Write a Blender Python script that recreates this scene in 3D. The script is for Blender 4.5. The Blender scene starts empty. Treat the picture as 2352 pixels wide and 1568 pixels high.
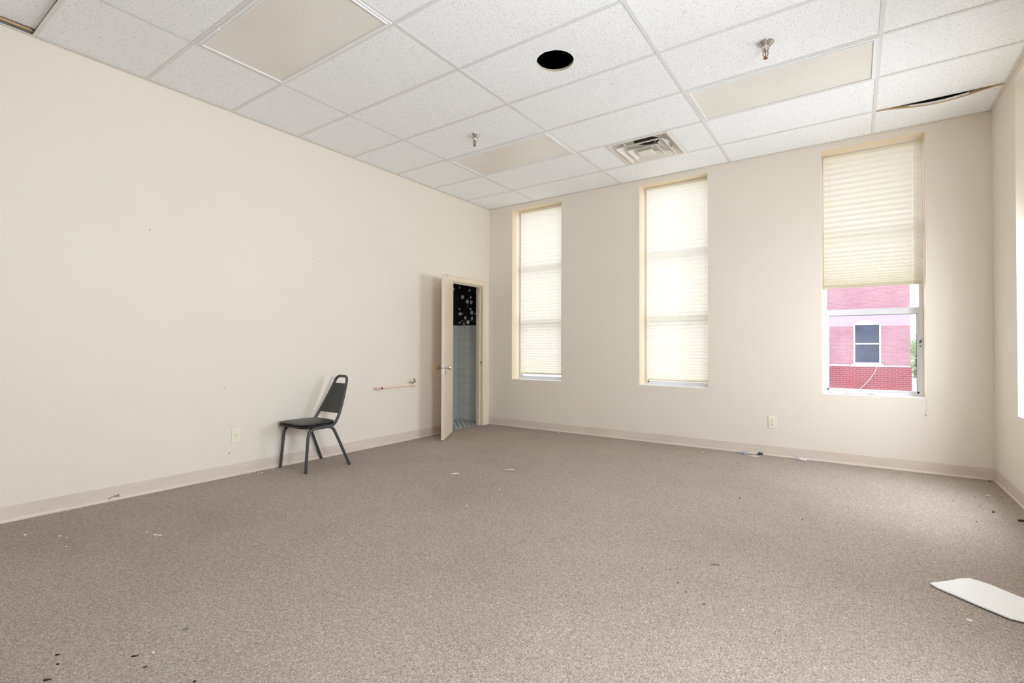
import bpy, bmesh, math, random
from mathutils import Vector, Matrix
random.seed(7)
SC = bpy.context.scene
COL = SC.collection
PI = math.pi

# ------------------------------------------------------------------ camera
XL, XR, YD, CEIL = -4.284, 0.944, 5.601, 3.050
EYE = 1.0796
cam = bpy.data.cameras.new('camera'); camo = bpy.data.objects.new('camera', cam); COL.objects.link(camo)
cam.sensor_width = 36.0; cam.lens = 1133.6 / 2352 * 36.0; cam.clip_start = 0.02; cam.clip_end = 600
RM = Matrix(((0.8216597849645872, 0.005129149976331029, 0.5699551645458341),
             (0.5699711595503041, -0.012379266500860115, -0.8215714400110209),
             (0.002841663743367681, 0.9999102187603751, -0.01309501301063285)))
camo.matrix_world = Matrix.Translation((0, 0, EYE)) @ RM.to_4x4()
SC.camera = camo

# ------------------------------------------------------------------ world, lights, exposure
w = bpy.data.worlds.new('world'); SC.world = w; w.use_nodes = True
bg = w.node_tree.nodes['Background']
bg.inputs['Color'].default_value = (0.93, 0.96, 1.0, 1); bg.inputs['Strength'].default_value = 2.7
vs = SC.view_settings
vs.view_transform = 'Standard'; vs.look = 'None'; vs.gamma = 1; vs.use_curve_mapping = False
vs.exposure = 0.12
SC.cycles.max_bounces = 16; SC.cycles.diffuse_bounces = 8; SC.cycles.transparent_max_bounces = 16
SC.cycles.sample_clamp_indirect = 6.0
SC.cycles.use_denoising = True

def area(name, loc, direction, sx, sy, energy, color=(1, 1, 1), portal=False):
    l = bpy.data.lights.new(name, 'AREA'); l.shape = 'RECTANGLE'; l.size = sx; l.size_y = sy
    l.energy = energy; l.color = color
    if portal: l.cycles.is_portal = True
    o = bpy.data.objects.new(name, l); COL.objects.link(o)
    o.location = loc; o.rotation_euler = Vector(direction).to_track_quat('-Z', 'Z').to_euler()
    return o
for nm, x0, x1 in (('portal_a', -3.887, -3.113), ('portal_b', -2.071, -1.304), ('portal_c', -0.255, 0.515)):
    area(nm, ((x0 + x1) / 2, YD + 0.32, 1.82), (0, -1, 0), 0.80, 2.40, 1, portal=True)
# daylight at the right window; the side pair are lamps added as fill
area('daylight_right_window', (XR + 0.24, 4.49, 1.30), (-1, 0, -0.20), 0.70, 1.20, 58, (0.90, 0.96, 1.04))
area('added_side_fill', (XR + 0.24, 1.30, 1.85), (-1, 0, 0.68), 0.76, 2.2, 156, (0.91, 0.98, 1.06))
area('added_side_fill_low', (XR + 0.24, 1.30, 1.40), (-1, 0, -0.5), 0.76, 1.4, 76, (0.91, 0.98, 1.06))
fl = bpy.data.lights.new('photographer_lamp', 'POINT'); fl.energy = 7; fl.shadow_soft_size = 0.06; fl.color = (1.0, 0.97, 0.93)
flo = bpy.data.objects.new('photographer_lamp', fl); COL.objects.link(flo); flo.location = (0.02, -0.02, 1.78)

# ------------------------------------------------------------------ mesh helpers
class MB:
    def __init__(s): s.v = []; s.f = []; s.m = []
    def add(s, vs, fs, mi=0):
        b = len(s.v); s.v += [tuple(p) for p in vs]; s.f += [tuple(b + i for i in f) for f in fs]; s.m += [mi] * len(fs)
        return s
    def box(s, x0, x1, y0, y1, z0, z1, mi=0):
        v = [(x, y, z) for x in (x0, x1) for y in (y0, y1) for z in (z0, z1)]
        return s.add(v, [(0, 1, 3, 2), (4, 6, 7, 5), (0, 4, 5, 1), (2, 3, 7, 6), (0, 2, 6, 4), (1, 5, 7, 3)], mi)
    def prism(s, poly, axis, a, b, mi=0):
        # poly 2D in the other two axes (in order), extruded along axis from a to b
        n = len(poly)
        def P(p, t):
            if axis == 'x': return (t, p[0], p[1])
            if axis == 'y': return (p[0], t, p[1])
            return (p[0], p[1], t)
        v = [P(p, a) for p in poly] + [P(p, b) for p in poly]
        f = [tuple(range(n))[::-1], tuple(range(n, 2 * n))] + [(i, (i + 1) % n, n + (i + 1) % n, n + i) for i in range(n)]
        return s.add(v, f, mi)
    def tube(s, pts, r, n=12, closed=False, mi=0, cap=True):
        pts = [Vector(p) for p in pts]; N = len(pts); rs = r if isinstance(r, (list, tuple)) else [r] * N
        tang = []
        for i in range(N):
            a = pts[(i - 1) % N] if (closed or i > 0) else pts[i]
            b = pts[(i + 1) % N] if (closed or i < N - 1) else pts[i]
            tang.append((b - a).normalized())
        ref = Vector((0, 0, 1)) if abs(tang[0].z) < 0.9 else Vector((1, 0, 0))
        nrm = tang[0].cross(ref).normalized(); vs_ = []
        for i in range(N):
            nrm = (nrm - tang[i] * nrm.dot(tang[i])).normalized(); bi = tang[i].cross(nrm)
            for k in range(n):
                a = 2 * PI * k / n
                vs_.append(pts[i] + (nrm * math.cos(a) + bi * math.sin(a)) * rs[i])
        fs = []
        for i in range(N if closed else N - 1):
            j = (i + 1) % N
            for k in range(n):
                fs.append((i * n + k, i * n + (k + 1) % n, j * n + (k + 1) % n, j * n + k))
        if not closed and cap:
            fs.append(tuple(range(n))[::-1]); fs.append(tuple((N - 1) * n + k for k in range(n)))
        return s.add(vs_, fs, mi)
    def lathe(s, prof, origin, axis, n=24, mi=0):
        # prof: list of (distance along axis, radius)
        ax = Vector(axis).normalized(); ref = Vector((0, 0, 1)) if abs(ax.z) < 0.9 else Vector((1, 0, 0))
        u = ax.cross(ref).normalized(); v_ = ax.cross(u); o = Vector(origin); vs_ = []
        for d, r in prof:
            for k in range(n):
                a = 2 * PI * k / n
                vs_.append(o + ax * d + (u * math.cos(a) + v_ * math.sin(a)) * max(r, 1e-4))
        fs = [(i * n + k, i * n + (k + 1) % n, (i + 1) * n + (k + 1) % n, (i + 1) * n + k) for i in range(len(prof) - 1) for k in range(n)]
        fs.append(tuple(range(n))[::-1]); fs.append(tuple((len(prof) - 1) * n + k for k in range(n)))
        return s.add(vs_, fs, mi)
    def build(s, name, mats, parent=None, smooth=False, bevel=0.0, loc=None, seg=2, angle=35):
        me = bpy.data.meshes.new(name)
        off = Vector(loc) if loc is not None else Vector((0, 0, 0))
        pv = Vector((0, 0, 0))
        if parent is not None:
            p = parent
            while p is not None: pv += p.location; p = p.parent
        me.from_pydata([tuple(Vector(v) - off - (pv if loc is None else pv)) for v in s.v], [], s.f)
        if not isinstance(mats, (list, tuple)): mats = [mats]
        for m in mats: me.materials.append(m)
        for p, mi in zip(me.polygons, s.m): p.material_index = mi
        bm = bmesh.new(); bm.from_mesh(me); bmesh.ops.recalc_face_normals(bm, faces=bm.faces); bm.to_mesh(me); bm.free()
        if smooth:
            me.polygons.foreach_set('use_smooth', [True] * len(me.polygons))
            me.set_sharp_from_angle(angle=math.radians(angle))
        me.update()
        o = bpy.data.objects.new(name, me); COL.objects.link(o); o.location = off
        if parent is not None: o.parent = parent
        if bevel > 0:
            b = o.modifiers.new('bevel', 'BEVEL'); b.width = bevel; b.segments = seg; b.limit_method = 'ANGLE'
        return o

def tag(o, label=None, cat=None, group=None, kind=None):
    if label: o['label'] = label
    if cat: o['category'] = cat
    if group: o['group'] = group
    if kind: o['kind'] = kind
    return o
def thing(name, loc, label=None, cat=None, group=None, kind=None):
    o = bpy.data.objects.new(name, None); COL.objects.link(o); o.location = loc; o.empty_display_size = 0.1
    return tag(o, label, cat, group, kind)

def plate(mb, us, vs_, solid, t0, t1, axis, mi=0):
    """a slab made of rectangular cells, some left open; closed manifold.  axis: thickness axis"""
    us = sorted(set(us)); vs_ = sorted(set(vs_))
    def P(u, v, t): return {'x': (t, u, v), 'y': (u, t, v), 'z': (u, v, t)}[axis]
    nu, nv = len(us) - 1, len(vs_) - 1
    S = [[solid((us[i] + us[i + 1]) / 2, (vs_[j] + vs_[j + 1]) / 2) for j in range(nv)] for i in range(nu)]
    idx = {}; V = []; F = []
    def I(i, j, k):
        if (i, j, k) not in idx: idx[(i, j, k)] = len(V); V.append(P(us[i], vs_[j], (t0, t1)[k]))
        return idx[(i, j, k)]
    for i in range(nu):
        for j in range(nv):
            if not S[i][j]: continue
            for k in (0, 1): F.append((I(i, j, k), I(i + 1, j, k), I(i + 1, j + 1, k), I(i, j + 1, k)))
            for di, dj, a, b in ((-1, 0, (i, j), (i, j + 1)), (1, 0, (i + 1, j), (i + 1, j + 1)), (0, -1, (i, j), (i + 1, j)), (0, 1, (i, j + 1), (i + 1, j + 1))):
                ii, jj = i + di, j + dj
                if 0 <= ii < nu and 0 <= jj < nv and S[ii][jj]: continue
                F.append((I(*a, 0), I(*b, 0), I(*b, 1), I(*a, 1)))
    mb.add(V, F, mi)

# ------------------------------------------------------------------ material helpers
def srgb(r, g, b):
    f = lambda c: (c / 255 / 12.92) if c / 255 <= 0.04045 else ((c / 255 + 0.055) / 1.055) ** 2.4
    return (f(r), f(g), f(b), 1)
class Mat:
    def __init__(s, name, color=(0.8, 0.8, 0.8, 1), rough=0.6, metal=0.0, spec=None):
        s.m = bpy.data.materials.new(name); s.m.use_nodes = True; s.t = s.m.node_tree; s.b = s.t.nodes['Principled BSDF']
        s.b.inputs['Base Color'].default_value = color; s.b.inputs['Roughness'].default_value = rough
        s.b.inputs['Metallic'].default_value = metal
        if spec is not None: s.b.inputs['Specular IOR Level'].default_value = spec
        s.tc = None
    def n(s, typ, **kw):
        x = s.t.nodes.new(typ)
        for k, v in kw.items():
            if k.startswith('_'): setattr(x, k[1:], v)
            else: x.inputs[k.replace('__', ' ')].default_value = v
        return x
    def l(s, a, b): s.t.links.new(a, b)
    def obj(s):
        if s.tc is None: s.tc = s.t.nodes.new('ShaderNodeTexCoord')
        return s.tc.outputs['Object']
    def noise(s, scale, detail=3, rough=0.5, vec=None, mapping=None):
        x = s.n('ShaderNodeTexNoise', Scale=scale, Detail=detail, Roughness=rough)
        v = vec or s.obj()
        if mapping:
            mp = s.n('ShaderNodeMapping'); mp.inputs['Scale'].default_value = mapping; s.l(v, mp.inputs['Vector']); v = mp.outputs[0]
        s.l(v, x.inputs['Vector']); return x.outputs['Fac']
    def ramp(s, fac, stops, interp='LINEAR'):
        r = s.t.nodes.new('ShaderNodeValToRGB'); r.color_ramp.interpolation = interp
        e = r.color_ramp.elements
        while len(e) < len(stops): e.new(0.5)
        for el, (p, c) in zip(e, stops):
            el.position = p; el.color = c if len(c) == 4 else (*c, 1)
        s.l(fac, r.inputs['Fac']); return r.outputs['Color']
    def mix(s, a, b, fac, mode='MIX'):
        x = s.t.nodes.new('ShaderNodeMix'); x.data_type = 'RGBA'; x.blend_type = mode
        for sock, val in ((x.inputs[6], a), (x.inputs[7], b), (x.inputs[0], fac)):
            if hasattr(val, 'links') or isinstance(val, bpy.types.NodeSocket): s.l(val, sock)
            else: sock.default_value = val
        return x.outputs[2]
    def base(s, c): s.l(c, s.b.inputs['Base Color']); return s
    def bump(s, h, strength=0.2, dist=0.002):
        x = s.n('ShaderNodeBump', Strength=strength, Distance=dist); s.l(h, x.inputs['Height']); s.l(x.outputs[0], s.b.inputs['Normal']); return s

def painted(name, c, var=0.02, rough=0.55, bump=0.06):
    m = Mat(name, srgb(*c), rough)
    n = m.noise(1.3, 4); c1 = srgb(*c); c2 = tuple(x * (1 - var * 2.5) for x in c1[:3]) + (1,)
    m.base(m.ramp(n, [(0.3, c1), (0.75, c2)])); m.bump(m.noise(220, 2), bump, 0.001)
    return m.m
M = {}
M['wall'] = painted('wall_paint', (233, 226, 215), 0.01, 0.6)
M['reveal'] = painted('reveal_paint', (236, 222, 194), 0.01, 0.5)
M['trim'] = painted('trim_paint', (232, 220, 200), 0.01, 0.35, 0.03)
M['door'] = painted('door_paint', (233, 225, 212), 0.01, 0.4, 0.03)

# vinyl cove base
m = Mat('vinyl_base', srgb(221, 209, 199), 0.45)
n1 = m.noise(2.0, 5, 0.6, mapping=(1, 1, 6))
c = m.ramp(n1, [(0.35, srgb(222, 211, 201)), (0.7, srgb(211, 198, 187))])
c = m.mix(c, srgb(190, 175, 162), m.ramp(m.noise(9, 6, 0.7, mapping=(1, 1, 3)), [(0.66, (0, 0, 0)), (0.74, (0.5, 0.5, 0.5))]))
m.base(c); M['base'] = m.m

# carpet
m = Mat('carpet', srgb(160, 145, 133), 0.95, spec=0.15)
mp = m.n('ShaderNodeMapping'); mp.inputs['Scale'].default_value = (1, 1, 1); mp.inputs['Rotation'].default_value = (0, 0, 0.5); m.l(m.obj(), mp.inputs['Vector'])
vor = m.n('ShaderNodeTexVoronoi', Scale=290.0); m.l(mp.outputs[0], vor.inputs['Vector'])
rgb = m.n('ShaderNodeSeparateColor'); m.l(vor.outputs['Color'], rgb.inputs[0])
fle = m.ramp(rgb.outputs[0], [(0.0, srgb(144, 131, 122)), (0.20, srgb(168, 155, 146)), (0.5, srgb(180, 169, 160)), (0.72, srgb(174, 174, 173)), (0.88, srgb(190, 176, 165)), (0.95, srgb(204, 202, 199))], 'CONSTANT')
mid = m.ramp(m.noise(60, 3, 0.6), [(0.3, (0.86, 0.85, 0.84)), (0.7, (1.1, 1.1, 1.1))])
c = m.mix(fle, mid, 1.0, 'MULTIPLY')
broad = m.ramp(m.noise(0.75, 4, 0.6), [(0.3, (0.88, 0.84, 0.80)), (0.52, (0.99, 0.96, 0.93)), (0.75, (1.05, 1.02, 0.99))])
c = m.mix(c, broad, 1.0, 'MULTIPLY')
wv = m.n('ShaderNodeTexWave', Scale=26.0, Distortion=0.6, Detail=1.0); wv.bands_direction = 'X'; m.l(m.obj(), wv.inputs['Vector'])
c = m.mix(c, m.ramp(wv.outputs['Fac'], [(0, (0.95, 0.95, 0.95)), (1, (1.02, 1.02, 1.02))]), 1.0, 'MULTIPLY')
stain = m.ramp(m.noise(3.1, 5, 0.65), [(0.66, (1, 1, 1)), (0.78, (0.86, 0.85, 0.84))])
c = m.mix(c, stain, 1.0, 'MULTIPLY')
m.base(c); m.bump(vor.outputs['Distance'], 0.5, 0.004); M['carpet'] = m.m

# acoustic ceiling tile
def tile_mat(name, base=(250, 253, 255)):
    m = Mat(name, srgb(*base), 0.9, spec=0.2)
    nz = m.n('ShaderNodeTexNoise', Scale=14.0, Detail=2.0); m.l(m.obj(), nz.inputs['Vector'])
    va = m.n('ShaderNodeVectorMath', _operation='MULTIPLY_ADD'); m.l(nz.outputs['Color'], va.inputs[0]); va.inputs[1].default_value = (0.055, 0.055, 0); m.l(m.obj(), va.inputs[2])
    marks = None
    for rot, off in ((0.25, 0.0), (-0.45, 3.3), (1.0, 7.1)):
        mp = m.n('ShaderNodeMapping'); mp.inputs['Rotation'].default_value = (0, 0, rot); mp.inputs['Location'].default_value = (off, off * 0.7, 0.5); mp.inputs['Scale'].default_value = (205, 46, 1)
        m.l(va.outputs[0], mp.inputs['Vector'])
        vo = m.n('ShaderNodeTexVoronoi', Scale=1.0); vo.voronoi_dimensions = '2D'; m.l(mp.outputs[0], vo.inputs['Vector'])
        sp = m.n('ShaderNodeSeparateColor'); m.l(vo.outputs['Color'], sp.inputs[0])
        gate = m.n('ShaderNodeMath', _operation='GREATER_THAN'); m.l(sp.outputs[0], gate.inputs[0]); gate.inputs[1].default_value = 0.80
        lt = m.n('ShaderNodeMath', _operation='LESS_THAN'); m.l(vo.outputs['Distance'], lt.inputs[0]); lt.inputs[1].default_value = 0.20
        mu = m.n('ShaderNodeMath', _operation='MULTIPLY'); m.l(gate.outputs[0], mu.inputs[0]); m.l(lt.outputs[0], mu.inputs[1])
        if marks is None: marks = mu.outputs[0]
        else:
            mx = m.n('ShaderNodeMath', _operation='MAXIMUM'); m.l(marks, mx.inputs[0]); m.l(mu.outputs[0], mx.inputs[1]); marks = mx.outputs[0]
    b1 = srgb(*base); c = m.mix(b1, srgb(204, 206, 208), marks)
    m.base(c)
    inv = m.n('ShaderNodeMath', _operation='SUBTRACT'); inv.inputs[0].default_value = 1.0; m.l(marks, inv.inputs[1])
    m.bump(inv.outputs[0], 0.35, 0.003)
    return m.m
M['tile'] = tile_mat('acoustic_tile')
M['tile_edge'] = painted('tile_core', (214, 200, 180), 0.05, 0.9)
M['grid'] = Mat('grid_metal', srgb(228, 229, 227), 0.4).m
M['fix'] = Mat('fixture_enamel', srgb(240, 242, 244), 0.35).m
M['angle'] = Mat('wall_angle', srgb(226, 222, 212), 0.45).m
M['plenum'] = painted('plenum_deck', (58, 50, 44), 0.1, 0.95)
M['ply'] = painted('raw_wood', (196, 168, 130), 0.08, 0.8)
M['slate'] = Mat('slate_blue_paint', srgb(100, 116, 130), 0.6).m

# prismatic lens
m = Mat('lens', srgb(222, 216, 206), 0.35)
m.base(m.ramp(m.noise(1.2, 3), [(0.3, srgb(238, 236, 231)), (0.7, srgb(230, 226, 217))]))
ck = m.n('ShaderNodeTexVoronoi', Scale=180.0); m.l(m.obj(), ck.inputs['Vector']); m.bump(ck.outputs['Distance'], 0.25, 0.002)
M['lens'] = m.m

def metal(name, c, rough=0.18): return Mat(name, srgb(*c), rough, 1.0).m
M['chrome'] = metal('chrome', (215, 215, 215), 0.12)
M['brass'] = metal('brass', (176, 138, 86), 0.3)
M['bronze'] = metal('bronze', (150, 104, 72), 0.35)
M['bulb'] = Mat('red_glass_bulb', srgb(150, 50, 40), 0.1).m
M['steel'] = metal('brushed_steel', (190, 188, 184), 0.35)
M['alu'] = Mat('window_aluminium', srgb(226, 229, 236), 0.4, 0.0).m
M['gasket'] = Mat('dark_gasket', srgb(70, 66, 62), 0.7).m
M['sill'] = painted('sill_paint', (240, 240, 242), 0.05, 0.4)
M['plug'] = Mat('outlet_plastic', srgb(238, 234, 216), 0.3).m
M['slot'] = Mat('slot_dark', srgb(90, 76, 58), 0.6).m
M['black'] = Mat('black_hole', srgb(14, 12, 11), 0.9).m
M['peach'] = painted('peach_pipe_paint', (240, 216, 196), 0.03, 0.4)
M['vinyl'] = Mat('black_vinyl', srgb(46, 45, 42), 0.36).m
m = Mat('grey_vinyl_panel', srgb(62, 61, 58), 0.55); m.bump(m.noise(500, 2), 0.3, 0.001); M['panel'] = m.m
M['tube'] = Mat('charcoal_tube', srgb(66, 69, 74), 0.3).m
M['foam'] = painted('orange_foam', (196, 136, 84), 0.1, 0.95)
M['vent'] = painted('vent_enamel', (236, 232, 224), 0.03, 0.4)
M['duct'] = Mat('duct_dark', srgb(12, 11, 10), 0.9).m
M['board'] = painted('white_board', (250, 250, 248), 0.01, 0.6)
M['dark_rail'] = Mat('tan_rail', srgb(206, 196, 172), 0.4).m
M['cord'] = Mat('cord_white', srgb(236, 230, 214), 0.6).m

# pleated shade fabric
def fabric(name, c1, c2, trans):
    m = Mat(name); t = m.t; t.nodes.remove(m.b); out = [x for x in t.nodes if x.type == 'OUTPUT_MATERIAL'][0]
    fc = m.ramp(m.noise(30, 3), [(0.3, srgb(*c1)), (0.7, srgb(*c2))])
    d = t.nodes.new('ShaderNodeBsdfDiffuse'); tr = t.nodes.new('ShaderNodeBsdfTranslucent'); mx = t.nodes.new('ShaderNodeMixShader')
    m.l(fc, d.inputs['Color']); m.l(fc, tr.inputs['Color']); mx.inputs[0].default_value = trans
    m.l(d.outputs[0], mx.inputs[1]); m.l(tr.outputs[0], mx.inputs[2]); m.l(mx.outputs[0], out.inputs['Surface']); return m.m
M['fabric'] = fabric('pleated_fabric', (252, 251, 242), (250, 248, 237), 0.37)
M['fabric_dim'] = fabric('dimmed_pleated_fabric', (241, 238, 227), (237, 233, 220), 0.225)  # denser, duller copy: the weaker light behind it is put into the colour

# window glass: thin pane
m = Mat('window_glass'); t = m.t; t.nodes.remove(m.b); out = [x for x in t.nodes if x.type == 'OUTPUT_MATERIAL'][0]
tp = t.nodes.new('ShaderNodeBsdfTransparent'); tp.inputs[0].default_value = (0.96, 0.97, 0.98, 1)
gl = t.nodes.new('ShaderNodeBsdfGlossy'); gl.inputs['Roughness'].default_value = 0.02
mx = t.nodes.new('ShaderNodeMixShader')
dirt = t.nodes.new('ShaderNodeBsdfDiffuse'); dirt.inputs[0].default_value = (0.9, 0.92, 1, 1); mx2 = t.nodes.new('ShaderNodeMixShader')
tl = t.nodes.new('ShaderNodeBsdfTranslucent'); tl.inputs[0].default_value = (0.9, 0.92, 1, 1)
mx.inputs[0].default_value = 0.05; m.l(tp.outputs[0], mx.inputs[1]); m.l(gl.outputs[0], mx.inputs[2])
dm = m.ramp(m.noise(2.2, 5, 0.65), [(0.35, (0.03, 0.03, 0.03)), (0.7, (0.12, 0.12, 0.12))])
m.l(dm, mx2.inputs[0]); m.l(mx.outputs[0], mx2.inputs[1]); m.l(tl.outputs[0], mx2.inputs[2])
m.l(mx2.outputs[0], out.inputs['Surface']); M['glass'] = m.m

# bathroom
m = Mat('ceramic_tile', srgb(160, 166, 166), 0.2)
M['bath_floor'] = None
def tile_wall(name, c1, c2, mort, bw, rh, axis):
    m = Mat(name, srgb(*c1), 0.25)
    mp = m.n('ShaderNodeMapping')
    mp.inputs['Rotation'].default_value = {'y': (PI / 2, 0, 0), 'x': (PI / 2, 0, PI / 2), 'z': (0, 0, 0)}[axis]
    # vector with u, v on the face
    cx = m.n('ShaderNodeSeparateXYZ'); m.l(m.obj(), cx.inputs[0]); cb = m.n('ShaderNodeCombineXYZ')
    m.l(cx.outputs['X' if axis in 'yz' else 'Y'], cb.inputs[0]); m.l(cx.outputs['Z' if axis in 'xy' else 'Y'], cb.inputs[1])
    br = m.n('ShaderNodeTexBrick', Scale=1.0); br.offset = 0.0; br.squash = 1.0
    br.inputs['Color1'].default_value = srgb(*c1); br.inputs['Color2'].default_value = srgb(*c2); br.inputs['Mortar'].default_value = srgb(*mort)
    br.inputs['Mortar Size'].default_value = 0.0018; br.inputs['Brick Width'].default_value = bw; br.inputs['Row Height'].default_value = rh; br.inputs['Mortar Smooth'].default_value = 0.1
    m.l(cb.outputs[0], br.inputs['Vector']); m.base(br.outputs['Color'])
    return m.m
M['btile_y'] = tile_wall('tiled_wall_grey', (206, 209, 206), (198, 202, 199), (158, 162, 160), 0.108, 0.108, 'y')
M['btile_x'] = tile_wall('tiled_wall_grey_side', (206, 209, 206), (198, 202, 199), (158, 162, 160), 0.108, 0.108, 'x')
m = Mat('mosaic_floor', srgb(190, 190, 190), 0.3)
ck = m.n('ShaderNodeTexChecker', Scale=22.0); ck.inputs['Color1'].default_value = srgb(214, 216, 216); ck.inputs['Color2'].default_value = srgb(110, 114, 116)
mp = m.n('ShaderNodeMapping'); mp.inputs['Rotation'].default_value = (0, 0, 0.0); mp.inputs['Location'].default_value = (0, 0, 0.01); m.l(m.obj(), mp.inputs['Vector']); m.l(mp.outputs[0], ck.inputs['Vector']); m.base(ck.outputs['Color'])
M['mosaic'] = m.m
M['wp_black'] = Mat('wallpaper_black', srgb(16, 16, 18), 0.7).m
m = Mat('wallpaper_white', srgb(214, 214, 216), 0.7)
m.base(m.ramp(m.noise(60, 4, 0.7), [(0.4, srgb(250, 250, 252)), (0.64, srgb(150, 150, 156))])); M['wp_white'] = m.m

# ------------------------------------------------------------------ the room
YB = -2.30                       # rear wall, behind the camera
ZT = 3.62                        # structural deck above the ceiling
WZ0, WZ1 = 0.645, 2.990
WIN = [(-3.887, -3.113), (-2.071, -1.304), (-0.255, 0.516)]
WT = 0.32
mb = MB()
plate(mb, [XL - 0.1149, XR + WT] + [v for p in WIN for v in p], [-0.2, ZT, WZ0, WZ1],
      lambda u, v: not any(a < u < b and WZ0 < v < WZ1 for a, b in WIN), YD, YD + WT, 'y')
wfar = tag(mb.build('wall_far', [M['wall'], M['reveal']]), kind='structure')
for p in wfar.data.polygons:
    c_ = p.center
    if abs(p.normal.y) < 0.5 and WZ0 - 0.01 < c_.z < WZ1 + 0.01 and XL + 0.1 < c_.x < XR - 0.1: p.material_index = 1

W4 = (4.06, 4.886)
W5 = (0.90, 1.70)
mb = MB()
plate(mb, [YB, YD - 0.001, *W4, *W5], [-0.2, ZT, 0.61, WZ1, 0.7],
      lambda u, v: not ((W4[0] < u < W4[1] and 0.61 < v < WZ1) or (W5[0] < u < W5[1] and 0.7 < v < WZ1)), XR, XR + WT, 'x')
tag(mb.build('wall_right', M['wall']), kind='structure')

DO = (4.795, 5.452, 1.945)       # doorway: hinge side, latch side, head height (rough opening)
mb = MB()
plate(mb, [YB, YD - 0.001, DO[0], DO[1]], [-0.2, DO[2], ZT],
      lambda u, v: not (DO[0] < u < DO[1] and v < DO[2]), XL - 0.115, XL, 'x')
tag(mb.build('wall_left', M['wall']), kind='structure')

mb = MB().box(XL - 0.115, XR + WT, YB - 0.32, YB - 0.001, -0.2, ZT)
tag(mb.build('wall_rear', M['wall']), kind='structure')

mb = MB().box(XL - 0.06, XR + 0.001, YB - 0.001, YD + 0.001, -0.06, 0.0)
tag(mb.build('floor', M['carpet']), kind='structure')

# cove bases
def cove(u): return [(0, 0), (0.010, 0), (0.010, 0.006), (0.0045, 0.013), (0.003, 0.02), (0.003, 0.099), (0.0015, 0.102), (0, 0.102)]
mb = MB(); prof = cove(0)
mb.prism([(-p[0] + YD - 0.0, p[1]) for p in prof], 'x', XL + 0.004, XR - 0.004)
bf = tag(mb.build('baseboard_far', M['base']), kind='structure')
mb = MB(); mb.prism([(XL + p[0], p[1]) for p in prof], 'y', YB, 4.70)
bl = tag(mb.build('baseboard_left', M['base']), kind='structure')
mb = MB(); mb.prism([(XR - p[0], p[1]) for p in prof], 'y', YB, YD - 0.003)
tag(mb.build('baseboard_right', M['base']), kind='structure')
# torn patch in the left base
M['tear'] = Mat('torn_patch_grey', srgb(150, 142, 134), 0.8).m
mb = MB(); x = XL + 0.0034
def yzpoly(mb, x, pts, t=0.0008, mi=0): mb.prism(pts, 'x', x, x + t, mi)
yzpoly(mb, x, [(1.235, 0.022), (1.262, 0.034), (1.30, 0.040), (1.298, 0.018), (1.262, 0.027), (1.237, 0.014)])
mb.build('torn_patch', M['tear'], bl)

# ------------------------------------------------------------------ ceiling
LX = [XL, -3.5098, -2.2897, -1.0679, 0.1470, XR]
RY = [5.0668, 4.4481, 3.8464, 3.2448, 2.6357, 2.0365, 1.4315, 0.8239]
y = 0.8239
while y > YB + 0.2: y -= 0.6096; RY.append(y)
RYall = [YD] + RY[:-1] + [YB]
FIX = [(1, 6), (1, 2), (3, 2)]      # (column, row index) cells that hold a light
HOLE = (-1.683, 2.938, 0.127)
GZ = CEIL                            # underside of the grid
TZ = CEIL + 0.004                    # underside of the tiles
TT = 0.016
VX = (-1.992, -1.372)                # the vent cell
def hole_tile(mb, x0, x1, y0, y1, cx, cy, r, z0, z1):
    n = 48; V = []; F = []
    ring = []; outer = []
    random.seed(3)
    for k in range(n):
        a = 2 * PI * k / n; rr = r * (1 + random.uniform(-0.018, 0.018)); ring.append((cx + rr * math.cos(a), cy + rr * math.sin(a)))
        dx, dy = math.cos(a), math.sin(a)
        ts = []
        if dx > 1e-9: ts.append((x1 - cx) / dx)
        if dx < -1e-9: ts.append((x0 - cx) / dx)
        if dy > 1e-9: ts.append((y1 - cy) / dy)
        if dy < -1e-9: ts.append((y0 - cy) / dy)
        t_ = min(ts); outer.append((cx + t_ * dx, cy + t_ * dy))
    # put the four corners into the outer loop by moving the nearest sample
    for c_ in ((x0, y0), (x1, y0), (x1, y1), (x0, y1)):
        i = min(range(n), key=lambda i: (outer[i][0] - c_[0]) ** 2 + (outer[i][1] - c_[1]) ** 2); outer[i] = c_
    for z in (z0, z1):
        V += [(p[0], p[1], z) for p in ring] + [(p[0], p[1], z) for p in outer]
    F1 = []; F2 = []
    for k in range(n):
        j = (k + 1) % n
        F1.append((k, j, n + j, n + k)); F1.append((2 * n + k, 2 * n + j, 3 * n + j, 3 * n + k))
        F2.append((k, j, 2 * n + j, 2 * n + k)); F1.append((n + k, n + j, 3 * n + j, 3 * n + k))
    b = len(mb.v); mb.v += V
    for f in F1: mb.f.append(tuple(b + i for i in f)); mb.m.append(0)
    for f in F2: mb.f.append(tuple(b + i for i in f)); mb.m.append(1)
mb = MB(); g = 0.003
for ci in range(5):
    for ri in range(len(RYall) - 1):
        x0, x1 = LX[ci] + g, LX[ci + 1] - g; y1, y0 = RYall[ri] - g, RYall[ri + 1] + g
        row = ri            # row 0 touches the far wall, row k lies beyond RY[k-1]
        if (ci, row) in [(1, 6), (1, 2), (3, 2)]: continue
        if (ci, row) == (4, 0) or (ci, row) == (0, 8): continue      # loose tiles, built on their own
        if (ci, row) == (2, 1):
            mb.box(x0, VX[0] - g, y0, y1, TZ, TZ + TT); mb.box(VX[1] + g, x1, y0, y1, TZ, TZ + TT); continue
        if (ci, row) == (2, 4): hole_tile(mb, x0, x1, y0, y1, *HOLE, TZ, TZ + TT); continue
        mb.box(x0, x1, y0, y1, TZ, TZ + TT)
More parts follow.
